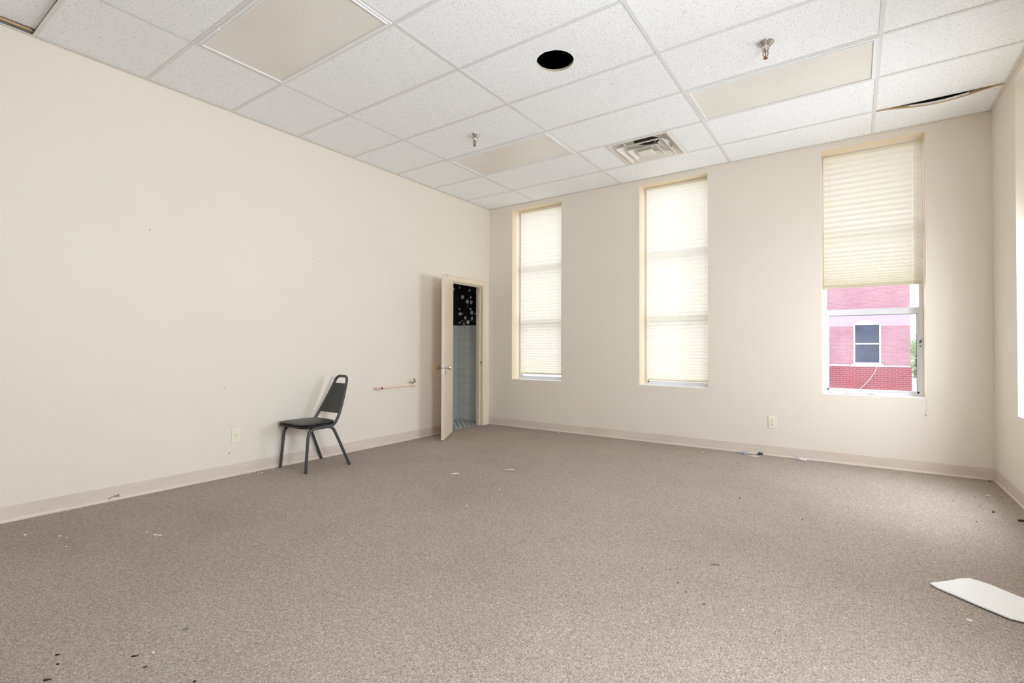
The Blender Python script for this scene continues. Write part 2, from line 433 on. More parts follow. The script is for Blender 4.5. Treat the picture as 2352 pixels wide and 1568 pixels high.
ceiling = tag(mb.build('ceiling', [M['tile'], M['tile_edge']]), kind='structure')
# grid of tees
mb = MB(); hw = 0.012
def tee_y(x, y0, y1): mb.box(x - hw, x + hw, y0, y1, GZ, GZ + 0.002); mb.box(x - 0.001, x + 0.001, y0, y1, GZ + 0.002, GZ + 0.038)
def tee_x(yy, x0, x1): mb.box(x0, x1, yy - hw, yy + hw, GZ + 0.0005, GZ + 0.0025); mb.box(x0, x1, yy - 0.001, yy + 0.001, GZ + 0.0025, GZ + 0.035)
for x in LX[1:5]: tee_y(x, YB, YD)
for x in VX: tee_y(x, RY[1], RY[0])
for i, yy in enumerate(RY[:-1]):
    for ci in range(5):
        if i == 0 and ci == 4: continue
        tee_x(yy, LX[ci] + hw, LX[ci + 1] - hw)
mb.build('ceiling_grid', M['grid'], ceiling)
# bent cross tee at the right
mb = MB(); x0, x1 = LX[4] + hw, LX[5]; n = 24
def sag(t): return -0.034 * max(0.0, math.sin(PI * min(1, max(0, (t - 0.06) / 0.88)))) ** 1.3
V = []; F = []
for k in range(n + 1):
    t_ = k / n; x = x0 + (x1 - x0) * t_; dz = sag(t_); yo = RY[0] + 0.012 * math.sin(PI * t_)
    V += [(x, yo - hw, GZ + dz), (x, yo + hw, GZ + dz), (x, yo + hw, GZ + dz + 0.002), (x, yo + 0.001, GZ + dz + 0.002), (x, yo + 0.001, GZ + dz + 0.02), (x, yo - 0.001, GZ + dz + 0.02), (x, yo - 0.001, GZ + dz + 0.002), (x, yo - hw, GZ + dz + 0.002)]
for k in range(n):
    for j in range(8): F.append((k * 8 + j, k * 8 + (j + 1) % 8, (k + 1) * 8 + (j + 1) % 8, (k + 1) * 8 + j))
mb.add(V, F); mb.build('bent_tee', M['ply'], ceiling)
# wall angle
mb = MB(); aw = 0.022
mb.box(XL, XL + aw, YB, YD, GZ - 0.001, GZ + 0.0015); mb.box(XL, XL + 0.0015, YB, YD, GZ - 0.001, GZ + 0.022)
mb.box(XL + aw, XR, YD - aw, YD, GZ - 0.001, GZ + 0.0015); mb.box(XR - aw, XR, YB, YD - aw, GZ - 0.001, GZ + 0.0015)
mb.build('wall_angle', M['angle'], ceiling)
mb = MB().box(XL - 0.115, XR + WT, YB - 0.32, YD + WT, ZT, ZT + 0.15)
mb.build('roof_deck', M['plenum'], ceiling)

# sagging tile by the right wall
mb = MB(); V = []; F = []; n = 20; x0, x1 = LX[4] + g, LX[5] - g; ya, yb = RY[0] + 0.008, YD - g
for k in range(n + 1):
    t_ = k / n; x = x0 + (x1 - x0) * t_; dz = sag(t_)
    for j in range(5):
        s_ = j / 4; yy = ya + (yb - ya) * s_ ; z = TZ + dz * (1 - s_) ** 1.4
        V += [(x, yy, z), (x, yy, z + TT)]
def I(k, j, s_): return (k * 5 + j) * 2 + s_
for k in range(n):
    for j in range(4):
        for s_ in (0, 1): F.append((I(k, j, s_), I(k + 1, j, s_), I(k + 1, j + 1, s_), I(k, j + 1, s_)))
    for j in (0, 4): F.append((I(k, j, 0), I(k + 1, j, 0), I(k + 1, j, 1), I(k, j, 1)))
for k in (0, n):
    for j in range(4): F.append((I(k, j, 0), I(k, j + 1, 0), I(k, j + 1, 1), I(k, j, 1)))
mb.add(V, F)
tag(mb.build('ceiling_tile', M['tile']), 'white fissured ceiling tile bowing down with a dark gap above the far right corner', 'ceiling tile')
# tile lifted off its ledge at the left edge of the photo
mb = MB(); mb.box(XL + 0.035, LX[1] - 0.010, RY[8] + 0.015, RY[7] - 0.003, CEIL + 0.036, CEIL + 0.05)
tag(mb.build('ceiling_tile', M['tile']), 'white fissured ceiling tile pushed up out of its grid above the left wall', 'ceiling tile')
mb = MB(); mb.box(XL, XL + 0.012, RY[8], RY[7], CEIL + 0.0, CEIL + 0.016, 1); mb.box(XL, XL + 0.03, RY[8], RY[7] - 0.01, CEIL + 0.018, CEIL + 0.033, 0)
mb.build('exposed_batten', [M['ply'], M['slate']], ceiling)

# ceiling lights
FIXLAB = ['large unlit flat ceiling light with grey lens, nearest the left wall', 'small looking unlit flat ceiling light between the sprinkler and the far left window',
          'unlit flat ceiling light before the half covered right window']
for (x0, x1, y0, y1), lab in zip([(LX[1], LX[2], RY[6], RY[5]), (LX[1], LX[2], RY[2], RY[1]), (LX[3], LX[4], RY[2], RY[1])], FIXLAB):
    cx, cy = (x0 + x1) / 2, (y0 + y1) / 2
    T = thing('ceiling_light', (cx, cy, CEIL), lab, 'ceiling light', 'flat unlit ceiling lights')
    x0 += 0.010; x1 -= 0.010; y0 += 0.010; y1 -= 0.010
    fw = 0.026; mb = MB()
    plate(mb, [x0, x0 + fw, x1 - fw, x1], [y0, y0 + fw, y1 - fw, y1], lambda u, v: not (x0 + fw < u < x1 - fw and y0 + fw < v < y1 - fw), CEIL - 0.004, CEIL + 0.006, 'z')
    f2 = 0.006
    plate(mb, [x0 + fw - f2, x0 + fw, x1 - fw, x1 - fw + f2], [y0 + fw - f2, y0 + fw, y1 - fw, y1 - fw + f2], lambda u, v: not (x0 + fw < u < x1 - fw and y0 + fw < v < y1 - fw), CEIL - 0.010, CEIL - 0.004, 'z')
    mb.build('frame', M['fix'], T, bevel=0.0015)
    MB().box(x0 + fw + 0.001, x1 - fw - 0.001, y0 + fw + 0.001, y1 - fw - 0.001, CEIL - 0.002, CEIL + 0.001).build('lens', M['lens'], T)
    MB().box(x0 + 0.004, x1 - 0.004, y0 + 0.004, y1 - 0.004, CEIL + 0.007, CEIL + 0.09).build('housing', M['fix'], T)
    for xx in (x0 + fw + 0.25, x1 - fw - 0.25): MB().box(xx - 0.008, xx + 0.008, y0 + 0.004, y0 + 0.016, CEIL - 0.009, CEIL - 0.004).build('latch', M['fix'], T)

# supply air diffuser
VC = ((VX[0] + VX[1]) / 2, (RY[0] + RY[1]) / 2)
T = thing('air_vent', (VC[0], VC[1], CEIL), 'square white air vent with nested louvre rings and dark duct in the ceiling', 'air vent')
def sq_loft(mb, prof, cx, cy, mi=0, close=True):
    # prof list of (half size, z): square frustum skin
    V = []; F = []
    for h, z in prof: V += [(cx - h, cy - h, z), (cx + h, cy - h, z), (cx + h, cy + h, z), (cx - h, cy + h, z)]
    for i in range(len(prof) - 1):
        for k in range(4): F.append((i * 4 + k, i * 4 + (k + 1) % 4, (i + 1) * 4 + (k + 1) % 4, (i + 1) * 4 + k))
    if close:
        i = len(prof) - 1
        for k in range(4): F.append((i * 4 + k, i * 4 + (k + 1) % 4, (k + 1) % 4, k))
    mb.add(V, F, mi)
mb = MB()
sq_loft(mb, [(0.298, CEIL + 0.001), (0.298, CEIL - 0.005), (0.282, CEIL - 0.006), (0.279, CEIL + 0.002)], *VC)
mb.build('frame', M['vent'], T)
# back pan with round duct opening
mb = MB(); n = 48; hole = []; outer = []; V = []; F = []
for k in range(n):
    a = 2 * PI * k / n; c_, s_ = math.cos(a), math.sin(a); q = 0.279 / max(abs(c_), abs(s_))
    outer.append((VC[0] + q * c_, VC[1] + q * s_, CEIL + 0.002)); hole.append((VC[0] + 0.13 * c_, VC[1] + 0.13 * s_, CEIL + 0.075))
midr = [(VC[0] + 0.215 / max(abs(math.cos(2 * PI * k / n)), abs(math.sin(2 * PI * k / n))) ** 0.6 * math.cos(2 * PI * k / n), VC[1] + 0.215 / max(abs(math.cos(2 * PI * k / n)), abs(math.sin(2 * PI * k / n))) ** 0.6 * math.sin(2 * PI * k / n), CEIL + 0.065) for k in range(n)]
rings = [outer, midr, hole, [(p[0], p[1], CEIL + 0.10) for p in hole]]
for r_ in rings: V += r_
for i in range(3):
    for k in range(n): F.append((i * n + k, i * n + (k + 1) % n, (i + 1) * n + (k + 1) % n, (i + 1) * n + k))
mb.add(V, F); mb.build('back_pan', M['vent'], T, smooth=True, angle=50)
MB().lathe([(0, 0.131), (0.30, 0.131), (0.301, 0.02)], (VC[0], VC[1], CEIL + 0.10), (0, 0, 1), 32).build('duct', M['duct'], T)
for h, z, nm in ((0.2325, CEIL - 0.022, 'louvre_ring'), (0.1485, CEIL - 0.032, 'louvre_ring')):
    mb = MB(); sq_loft(mb, [(h, z), (h - 0.004, z - 0.004), (h - 0.014, z + 0.002), (h - 0.066, z + 0.036), (h - 0.064, z + 0.038), (h - 0.006, z + 0.006)], *VC)
    mb.build(nm, M['vent'], T)
mb = MB(); h, z = 0.0765, CEIL - 0.038
sq_loft(mb, [(h - 0.03, z + 0.03), (h - 0.004, z + 0.004), (h, z), (h - 0.012, z - 0.003), (h - 0.03, z - 0.001), (0.001, z - 0.001)], *VC, close=False)
mb.build('centre_plate', M['vent'], T)
for sx, sy in ((-1, -1), (1, -1), (1, 1), (-1, 1)):
    mb = MB(); a = Vector((VC[0] + sx * 0.19, VC[1] + sy * 0.19, CEIL + 0.055)); b = Vector((VC[0] + sx * 0.15, VC[1] + sy * 0.15, CEIL + 0.012)); c_ = Vector((VC[0] + sx * 0.045, VC[1] + sy * 0.045, CEIL - 0.012))
    mb.tube([a, b], 0.005, 8); mb.tube([b, c_], 0.004, 8); mb.build('bracket', M['steel'], T, smooth=True)
for dx, dy in ((0.17, 0.0), (-0.17, -0.02)):
    MB().lathe([(0, 0.055), (0.004, 0.055), (0.005, 0.045)], (VC[0] + dx, VC[1] + dy, CEIL + 0.035), (0.0, -0.25, -1), 24).build('damper_disc', M['fix'], T, smooth=True)

# sprinklers
def sprinkler(x, y, lab, rot):
    T = thing('fire_sprinkler', (x, y, CEIL), lab, 'sprinkler', 'fire sprinklers hanging from the ceiling')
    MB().lathe([(-0.004, 0.052), (0.0, 0.052), (0.003, 0.050), (0.019, 0.030), (0.023, 0.027), (0.020, 0.025), (0.004, 0.024)], (x, y, CEIL), (0, 0, -1), 32).build('escutcheon', M['chrome'], T, smooth=True)
    MB().lathe([(0.0, 0.022), (0.034, 0.026), (0.044, 0.023), (0.052, 0.016), (0.056, 0.012)], (x, y, CEIL), (0, 0, -1), 32).build('cup', M['chrome'], T, smooth=True)
    mb = MB()
    for s_ in (-1, 1):
        c_, sn = math.cos(rot) * s_, math.sin(rot) * s_
        mb.tube([(x + 0.012 * c_, y + 0.012 * sn, CEIL - 0.053), (x + 0.015 * c_, y + 0.015 * sn, CEIL - 0.067), (x + 0.011 * c_, y + 0.011 * sn, CEIL - 0.082), (x + 0.003 * c_, y + 0.003 * sn, CEIL - 0.093)], 0.0028, 8)
    mb.tube([(x, y, CEIL - 0.085), (x, y, CEIL - 0.096)], 0.005, 10)
    mb.build('yoke_arms', M['bronze'], T, smooth=True)
    MB().tube([(x, y, CEIL - 0.056), (x, y, CEIL - 0.086)], 0.0032, 10).build('bulb', M['bulb'], T, smooth=True)
    mb = MB(); n = 16; V = []; 
    for z in (CEIL - 0.097, CEIL - 0.0985):
        for k in range(n): r_ = 0.016 if k % 2 else 0.0125; V.append((x + r_ * math.cos(2 * PI * k / n), y + r_ * math.sin(2 * PI * k / n), z))
    mb.add(V, [tuple(range(n)), tuple(range(n, 2 * n))] + [(k, (k + 1) % n, n + (k + 1) % n, n + k) for k in range(n)])
    mb.build('deflector', M['bronze'], T)
sprinkler(-2.887, 3.542, 'chrome fire sprinkler near the ceiling light furthest from the camera', 0.7)
sprinkler(-0.462, 3.529, 'chrome fire sprinkler nearest the camera, over the right hand ceiling light', 0.1)

# ------------------------------------------------------------------ windows
def window(n, x0, x1, broken=False):
    y0, y1 = YD + 0.19, YD + 0.25
    T = thing('window_%d' % n, ((x0 + x1) / 2, y0, WZ0), kind='structure')
    s = 0.032; lo = WZ0 + 0.004
    mb = MB(); plate(mb, [x0, x0 + s, x1 - s, x1], [lo, lo + 0.026, WZ1 - 0.03, WZ1], lambda u, v: not (x0 + s < u < x1 - s and lo + 0.026 < v < WZ1 - 0.03), y0, y1, 'y')
    mb.build('window_frame', M['alu'], T, bevel=0.002)
    zr = [(1.405, 1.462), (2.165, 2.215)]
    for a, b in zr: MB().box(x0 + s - 0.002, x1 - s + 0.002, y0 - 0.006, y1 - 0.006, a, b).build('meeting_rail', M['alu'], T, bevel=0.002)
    mb = MB()
    mb.box(x0 + s, x0 + s + 0.016, y0 + 0.01, y1 - 0.01, lo + 0.026, zr[0][0]); mb.box(x1 - s - 0.016, x1 - s, y0 + 0.01, y1 - 0.01, lo + 0.026, zr[0][0])
    mb.box(x0 + s, x1 - s, y0 + 0.01, y1 - 0.01, lo + 0.026, lo + 0.044)
    mb.build('lower_sash', M['alu'], T, bevel=0.0015)
    mb = MB(); mb.box(x0 + s + 0.016, x1 - s - 0.016, y0 + 0.012, y0 + 0.016, zr[0][0] - 0.004, zr[0][0]); mb.box(x1 - s - 0.019, x1 - s - 0.016, y0 + 0.012, y0 + 0.016, lo + 0.044, zr[0][0] - 0.004)
    mb.build('seal', M['gasket'], T)
    for a, b in ((lo + 0.04, zr[0][0] + 0.01), (zr[0][1] - 0.01, zr[1][0] + 0.01), (zr[1][1] - 0.01, WZ1 - 0.028)):
        MB().add([(x0 + s - 0.003, y0 + 0.03, a), (x1 - s + 0.003, y0 + 0.03, a), (x1 - s + 0.003, y0 + 0.03, b), (x0 + s - 0.003, y0 + 0.03, b)], [(0, 1, 2, 3)]).build('pane', M['glass'], T)
    mb = MB(); mb.box(x0 + 0.001, x1 - 0.001, YD + 0.004, y0, WZ0 - 0.0, WZ0 + 0.006)
    mb.build('window_sill', M['sill'], T, bevel=0.001)
    MB().box(x0 - 0.02, x1 + 0.02, YD + WT - 0.02, YD + WT + 0.05, WZ0 - 0.06, WZ0 + 0.0).build('outer_sill', M['sill'], T)
    return T
wins = [window(i + 1, *w_) for i, w_ in enumerate(WIN)]
# chipped paint and latch marks on the third window
mb = MB(); random.seed(11)
for k in range(16):
    a = random.uniform(-0.24, 0.12); b = random.uniform(0.005, 0.03); z = WZ0 + 0.0062; yy = YD + random.uniform(0.12, 0.18)
    mb.box(a, a + b, yy, yy + random.uniform(0.002, 0.006), z, z + 0.0012)
mb.build('flaking_paint', M['gasket'], wins[2])
mb = MB(); mb.box(0.484, 0.500, YD + 0.183, YD + 0.19, 1.145, 1.155); mb.box(0.488, 0.497, YD + 0.183, YD + 0.19, 1.10, 1.11); mb.tube([(0.486, YD + 0.186, 1.13), (0.5, YD + 0.184, 1.165)], 0.003, 6)
mb.build('sash_latch', M['gasket'], wins[2])
for (u0, u1, nm, zz) in ((W4[0], W4[1], 'window_4', 0.61), (W5[0], W5[1], 'window_5', 0.7)):  # the second one is unseen, added for the even light it brings
    T = thing(nm, (XR + 0.19, (u0 + u1) / 2, zz), kind='structure'); s = 0.03; xx = XR + 0.25
    mb = MB(); plate(mb, [u0, u0 + s, u1 - s, u1], [zz, zz + s, WZ1 - s, WZ1], lambda u, v: not (u0 + s < u < u1 - s and zz + s < v < WZ1 - s), xx, xx + 0.05, 'x')
    mb.build('window_frame', M['alu'], T)
# ------------------------------------------------------------------ pleated shades
def shade(x0, x1, ztop, zbot, lab, p_top, p_bot, holes, stack=0.0, yc=YD + 0.145, fab='fabric'):
    T = thing('window_shade', ((x0 + x1) / 2, yc, zbot), lab, 'window shade', 'pleated shades in the far wall windows')
    MB().box(x0 - 0.002, x1 + 0.002, yc - 0.018, yc + 0.018, ztop, ztop + 0.022).build('headrail', M['plug'], T, bevel=0.002)
    H = ztop - zbot - 0.018
    zs = [ztop]; z = ztop
    while z > zbot + 0.018:
        t_ = (ztop - z) / H
        if stack and t_ > 1 - stack: p = p_bot + (p_top - p_bot) * ((1 - t_) / stack) ** 0.8 * 0.7
        else: p = p_top + (p_bot - p_top) * (t_ ** 1.5 if not stack else t_ * 0.15)
        z -= max(p / 2, 0.006); zs.append(max(z, zbot + 0.018))
    L = 0.0288
    # columns: cut out small cord holes
    xs = [x0]
    hw_ = 0.0022
    for hx, a, b in holes: xs += [hx - hw_, hx + hw_]
    xs += [x1]; xs = sorted(xs)
    V = []; F = []; k = 0
    ysz = []
    for i, z in enumerate(zs):
        dz = (zs[i - 1] - z) if i else (zs[0] - zs[1])
        dep = math.sqrt(max(0.0, L * L - dz * dz)) / 2
        ysz.append((yc + (dep if i % 2 else -dep), z))
    for i in range(len(ysz) - 1):
        (ya, za), (yb, zb) = ysz[i], ysz[i + 1]
        # split each panel in 3 strips; the middle one can be open at the holes
        st = [0, 0.38, 0.62, 1]
        for j in range(3):
            for c_ in range(len(xs) - 1):
                if j == 1 and c_ % 2 == 1:
                    hx, a, b = sorted(holes)[c_ // 2]; t_ = (ztop - za) / H
                    if a <= t_ <= b: continue
                q0, q1 = st[j], st[j + 1]
                P = [(xs[c_], ya + (yb - ya) * q0, za + (zb - za) * q0), (xs[c_ + 1], ya + (yb - ya) * q0, za + (zb - za) * q0), (xs[c_ + 1], ya + (yb - ya) * q1, za + (zb - za) * q1), (xs[c_], ya + (yb - ya) * q1, za + (zb - za) * q1)]
                b_ = len(V); V += P; F.append((b_, b_ + 1, b_ + 2, b_ + 3))
    mb = MB(); mb.add(V, F); fo = mb.build('pleated_fabric', M[fab], T)
    bm = bmesh.new(); bm.from_mesh(fo.data); bmesh.ops.remove_doubles(bm, verts=bm.verts, dist=1e-6); bmesh.ops.recalc_face_normals(bm, faces=bm.faces); bm.to_mesh(fo.data); bm.free()
    MB().box(x0 - 0.001, x1 + 0.001, yc - 0.014, yc + 0.014, zbot, zbot + 0.020).build('bottom_rail', M['dark_rail' if stack else 'plug'], T, bevel=0.003)
    for hx, a, b in holes: MB().tube([(hx, yc + 0.018, zbot + 0.02), (hx, yc + 0.018, ztop)], 0.0009, 6).build('lift_cord', M['cord'], T)
    return T
s1 = shade(-3.838, -3.130, 2.955, 0.722, 'closed cream pleated shade in the far left window beside the doorway', 0.056, 0.030, [(-3.795, 0, 1), (-3.43, 0, 1), (-3.17, 0, 1)])
s2 = shade(-2.032, -1.325, 2.955, 0.700, 'closed cream pleated shade in the middle window of the far wall', 0.056, 0.032, [(-1.985, 0.05, 1), (-1.66, 0, 1), (-1.345, 0, 1)])
s3 = shade(-0.243, 0.500, 2.935, 1.668, 'cream pleated shade lowered halfway over the window showing the brick building', 0.054, 0.014, [(-0.19, 0.02, 0.28), (0.105, 0, 0.26), (0.440, 0, 1)], stack=0.28, fab='fabric_dim')
s4 = shade(-0.39, 0.39, 2.935, 1.95, 'cream pleated shade half lowered in the right wall window, at the edge of the photo', 0.054, 0.02, [(0.0, 0, 1)], fab='fabric_dim')
s4.location = (XR + 0.145, 4.473, 1.95); s4.rotation_euler = (0, 0, -PI / 2); del s4['group']
# lift cords of the third shade
mb = MB(); yy = YD + 0.115
mb.tube([(0.500, yy, 2.93), (0.503, yy + 0.002, 2.6), (0.507, yy - 0.002, 2.3), (0.512, yy - 0.01, 2.15), (0.506, yy, 2.05), (0.504, yy, 1.9)], 0.0016, 6)
mb.lathe([(0, 0.003), (0.012, 0.008), (0.03, 0.006), (0.034, 0.002)], (0.504, yy, 1.93), (0, 0, -1), 12)
mb.build('pull_cord', M['cord'], s3, smooth=True)
mb = MB(); yy = YD - 0.004
mb.tube([(0.513, YD + 0.02, 0.66), (0.514, YD - 0.004, 0.645), (0.5145, yy, 0.60), (0.516, yy, 0.525)], 0.0012, 6)
mb.lathe([(0, 0.002), (0.006, 0.007), (0.022, 0.009), (0.026, 0.004)], (0.516, yy - 0.006, 0.53), (0, 0, -1), 12)
mb.build('cord_tassel', M['cord'], s3, smooth=True)

# ------------------------------------------------------------------ doorway
# casing and jamb
T1 = thing('trim_1', (XL, (DO[0] + DO[1]) / 2, 0), kind='structure')
def casing_prof(flip): return None
cw = 0.098; ct = 0.018
mb = MB()
# mitred casing: profile points (offset from the opening, thickness)
CP = [(0.004, 0.0), (0.004, 0.010), (0.012, 0.013), (0.070, 0.015), (0.080, 0.021), (0.096, 0.021), (0.098, 0.0)]
yl, yr, zh = DO[0], DO[1], DO[2]
path = [(yl, 0.0, -1, 0), (yl, zh, -1, 1), (yr, zh, 1, 1), (yr, 0.0, 1, 0)]
V = []; n = len(CP)
for (yy, zz, sy, sz) in path:
    for o_, th in CP:
        V.append((XL + th, yy + sy * min(o_, 0.098), zz + sz * (o_ * 0.80 + 0.0)))
F = []
for i in range(3):
    for k in range(n): F.append((i * n + k, i * n + (k + 1) % n, (i + 1) * n + (k + 1) % n, (i + 1) * n + k))
F += [tuple(range(n)), tuple(3 * n + k for k in range(n))]
mb.add(V, F); mb.build('door_casing', M['trim'], T1, bevel=0.001)
mb = MB(); jt = 0.004; xb = XL - 0.115
mb.box(xb, XL + 0.002, yl - 0.0, yl + jt, 0, zh); mb.box(xb, XL + 0.002, yr - jt, yr, 0, zh); mb.box(xb, XL + 0.002, yl + jt, yr - jt, zh - jt, zh)
sx0, sx1 = XL - 0.085, XL - 0.040
mb.box(sx0, sx1, yl + jt, yl + jt + 0.012, 0, zh - jt); mb.box(sx0, sx1, yr - jt - 0.012, yr - jt, 0, zh - jt); mb.box(sx0, sx1, yl + jt + 0.012, yr - jt - 0.012, zh - jt - 0.012, zh - jt)
mb.build('door_jamb', M['trim'], T1, bevel=0.001)
mb = MB(); mb.box(XL - 0.026, XL - 0.006, yr - jt - 0.0015, yr - jt, 0.865, 0.885); mb.box(XL - 0.026, XL - 0.018, yr - jt - 0.002, yr - jt, 0.835, 0.855); mb.box(XL - 0.030, XL - 0.024, yr - jt - 0.002, yr - jt, 0.862, 0.898)
mb.build('strike_mortise', M['slot'], T1)
# open door leaf; hinge line at (hx, hy)
hx, hy = XL + 0.027, yl - 0.018
DW = 0.620; DT = 0.035; ZD0, ZD1 = 0.008, 1.938
fx, fy = -3.925, 4.251         # free edge
ux, uy = fx - hx, fy - hy; L_ = math.hypot(ux, uy); ux /= L_; uy /= L_
nx, ny = uy, -ux              # towards the room's left wall side?
if nx > 0: nx, ny = -nx, -ny  # n points to the wall
D1 = thing('door_1', (hx, hy, 0), kind='structure')
def P(a, b, z): return (hx + ux * a + nx * b, hy + uy * a + ny * b, z)   # a along leaf, b towards the wall
def dbox(mb, a0, a1, b0, b1, z0, z1, mi=0):
    v = [P(a, b, z) for a in (a0, a1) for b in (b0, b1) for z in (z0, z1)]
    mb.add(v, [(0, 1, 3, 2), (4, 6, 7, 5), (0, 4, 5, 1), (2, 3, 7, 6), (0, 2, 6, 4), (1, 5, 7, 3)], mi)
mb = MB(); dbox(mb, 0, DW, -DT / 2, DT / 2, ZD0, ZD1); leaf = mb.build('door_leaf', M['trim'], D1, bevel=0.002)
kz = 0.845; ka = DW - 0.06
def knob(side, mat, nm):
    o = P(ka, side * DT / 2, kz); ax = (nx * side, ny * side, 0)
    mb = MB(); mb.lathe([(0, 0.024), (0.004, 0.024), (0.007, 0.012), (0.030, 0.010), (0.036, 0.016), (0.044, 0.025), (0.056, 0.027), (0.066, 0.020), (0.070, 0.006)], o, ax, 28)
    return mb.build(nm, mat, D1, smooth=True)
knob(-1, M['chrome'], 'door_knob')['label'] = 'silver knob on the open side of the door'
knob(1, M['brass'], 'door_knob')['label'] = 'brass knob facing the wall'
mb = MB(); dbox(mb, DW, DW + 0.0015, -0.012, 0.012, 0.775, 0.895); dbox(mb, DW + 0.001, DW + 0.003, -0.006, 0.006, 0.780, 0.786); mb.build('latch_plate', M['sill'], D1)
mb = MB(); dbox(mb, DW + 0.001, DW + 0.0025, -0.005, 0.005, 0.836, 0.850); mb.build('latch_bolt', M['black'], D1)
# chipped patch and key plate below the silver knob
mb = MB(); dbox(mb, ka - 0.018, ka + 0.018, -DT / 2 - 0.003, -DT / 2, 0.765, 0.815); dbox(mb, ka - 0.007, ka + 0.007, -DT / 2 - 0.012, -DT / 2 - 0.002, 0.772, 0.800)
mb.build('key_plate', M['chrome'], D1, bevel=0.002)
mb = MB(); random.seed(5)
for k in range(9):
    a = DW - random.uniform(0.002, 0.02); z = random.uniform(0.755, 0.905); dbox(mb, a - 0.005, a, -DT / 2 - 0.0012, -DT / 2, z, z + random.uniform(0.004, 0.012))
mb.build('chipped_paint', M['steel'], D1)
for z in (0.22, 1.68):
    mb = MB(); mb.tube([(hx - 0.004, hy + 0.012, z), (hx - 0.004, hy + 0.012, z + 0.09)], 0.007, 12); mb.build('hinge', M['trim'], D1, smooth=True)

# ------------------------------------------------------------------ the washroom beyond
BX0, BY1, BY0 = -4.905, 5.660, 4.10
ZS = 1.415
wx = XL - 0.1155
tag(MB().box(BX0 - 0.05, wx, BY1, BY1 + 0.06, -0.06, 2.5).build('wall_washroom_far', M['btile_y'], loc=(-4.905, BY1, 0.011)), kind='structure')
wside = MB().box(BX0 - 0.05, BX0, BY0, BY1 - 0.0005, -0.06, 2.5).build('wall_washroom_side', M['btile_x'], loc=(BX0, BY1 - 0.108 * 20, 0.011)); tag(wside, kind='structure')
tag(MB().box(BX0 - 0.05, wx, BY0 - 0.05, BY0 - 0.0005, -0.06, 2.5).build('wall_washroom_near', M['wall']), kind='structure')
tag(MB().box(BX0 - 0.05, wx, BY0 - 0.05, BY1 + 0.06, 2.501, 2.55).build('ceiling_washroom', M['wall']), kind='structure')
tag(MB().box(BX0, XL - 0.061, BY0, BY1, -0.03, 0.002).build('floor_washroom', M['mosaic']), kind='structure')
# black wallpaper printed with white blossoms, above the tiles
FL = [(-4.893, 1.991, 0.0222), (-4.698, 1.936, 0.0192), (-4.834, 1.839, 0.0292), (-4.668, 1.827, 0.0175), (-4.739, 1.77, 0.028), (-4.664, 1.755, 0.0262), (-4.890, 1.664, 0.0146), (-4.674, 1.654, 0.0175), (-4.880, 1.590, 0.026), (-4.845, 1.592, 0.0163), (-4.652, 1.599, 0.028), (-4.589, 1.582, 0.0117), (-4.775, 1.528, 0.0222), (-4.648, 1.512, 0.0245), (-4.843, 1.483, 0.0117), (-4.726, 1.462, 0.028), (-4.888, 1.457, 0.0146), (-4.801, 1.432, 0.0146), (-4.55, 1.90, 0.025), (-4.50, 1.72, 0.028), (-4.47, 1.50, 0.024), (-4.80, 2.10, 0.026), (-4.60, 2.15, 0.028)]
mb = MB(); mb.box(BX0 + 0.0012, wx, BY1 - 0.001, BY1 - 0.0001, ZS, 2.5, 0); random.seed(21)
def blossom(mb, cx, cz, r, plane='y'):
    pts = []; n = 30; ph = random.uniform(0, 6); k5 = random.choice((4, 5, 5, 6))
    for k in range(n):
        a = 2 * PI * k / n; rr = r * (0.97 + 0.09 * math.cos(k5 * a + ph)); pts.append((cx + rr * math.cos(a), cz + rr * math.sin(a) * 1.08))
    if plane == 'y': mb.prism(pts, 'y', BY1 - 0.0018, BY1 - 0.001, 1)
    else: mb.prism(pts, 'x', BX0 + 0.001, BX0 + 0.0018, 1)
for f in FL: blossom(mb, *f)
def stem(pts): mb.tube([(p[0], BY1 - 0.0012, p[1]) for p in pts], 0.0016, 5, mi=1)
stem([(-4.79, 1.50), (-4.80, 1.47), (-4.82, 1.45), (-4.845, 1.435)]); stem([(-4.64, 1.56), (-4.625, 1.53), (-4.66, 1.49), (-4.72, 1.475), (-4.78, 1.465)]); stem([(-4.735, 1.74), (-4.738, 1.70), (-4.745, 1.67)]); stem([(-4.56, 1.47), (-4.60, 1.462), (-4.63, 1.47)]); stem([(-4.64, 1.99), (-4.62, 1.95), (-4.61, 1.91), (-4.58, 1.905)])
wf = bpy.data.objects['wall_washroom_far']; mb.build('wallpaper', [M['wp_black'], M['wp_white']], wf)
mb = MB(); mb.box(BX0 + 0.0001, BX0 + 0.001, BY0, BY1 - 0.0012, ZS, 2.5, 0)
for k in range(26): blossom(mb, random.uniform(4.3, 5.6), random.uniform(1.5, 2.4), random.uniform(0.015, 0.03), 'x')
mb.build('wallpaper', [M['wp_black'], M['wp_white']], wside)

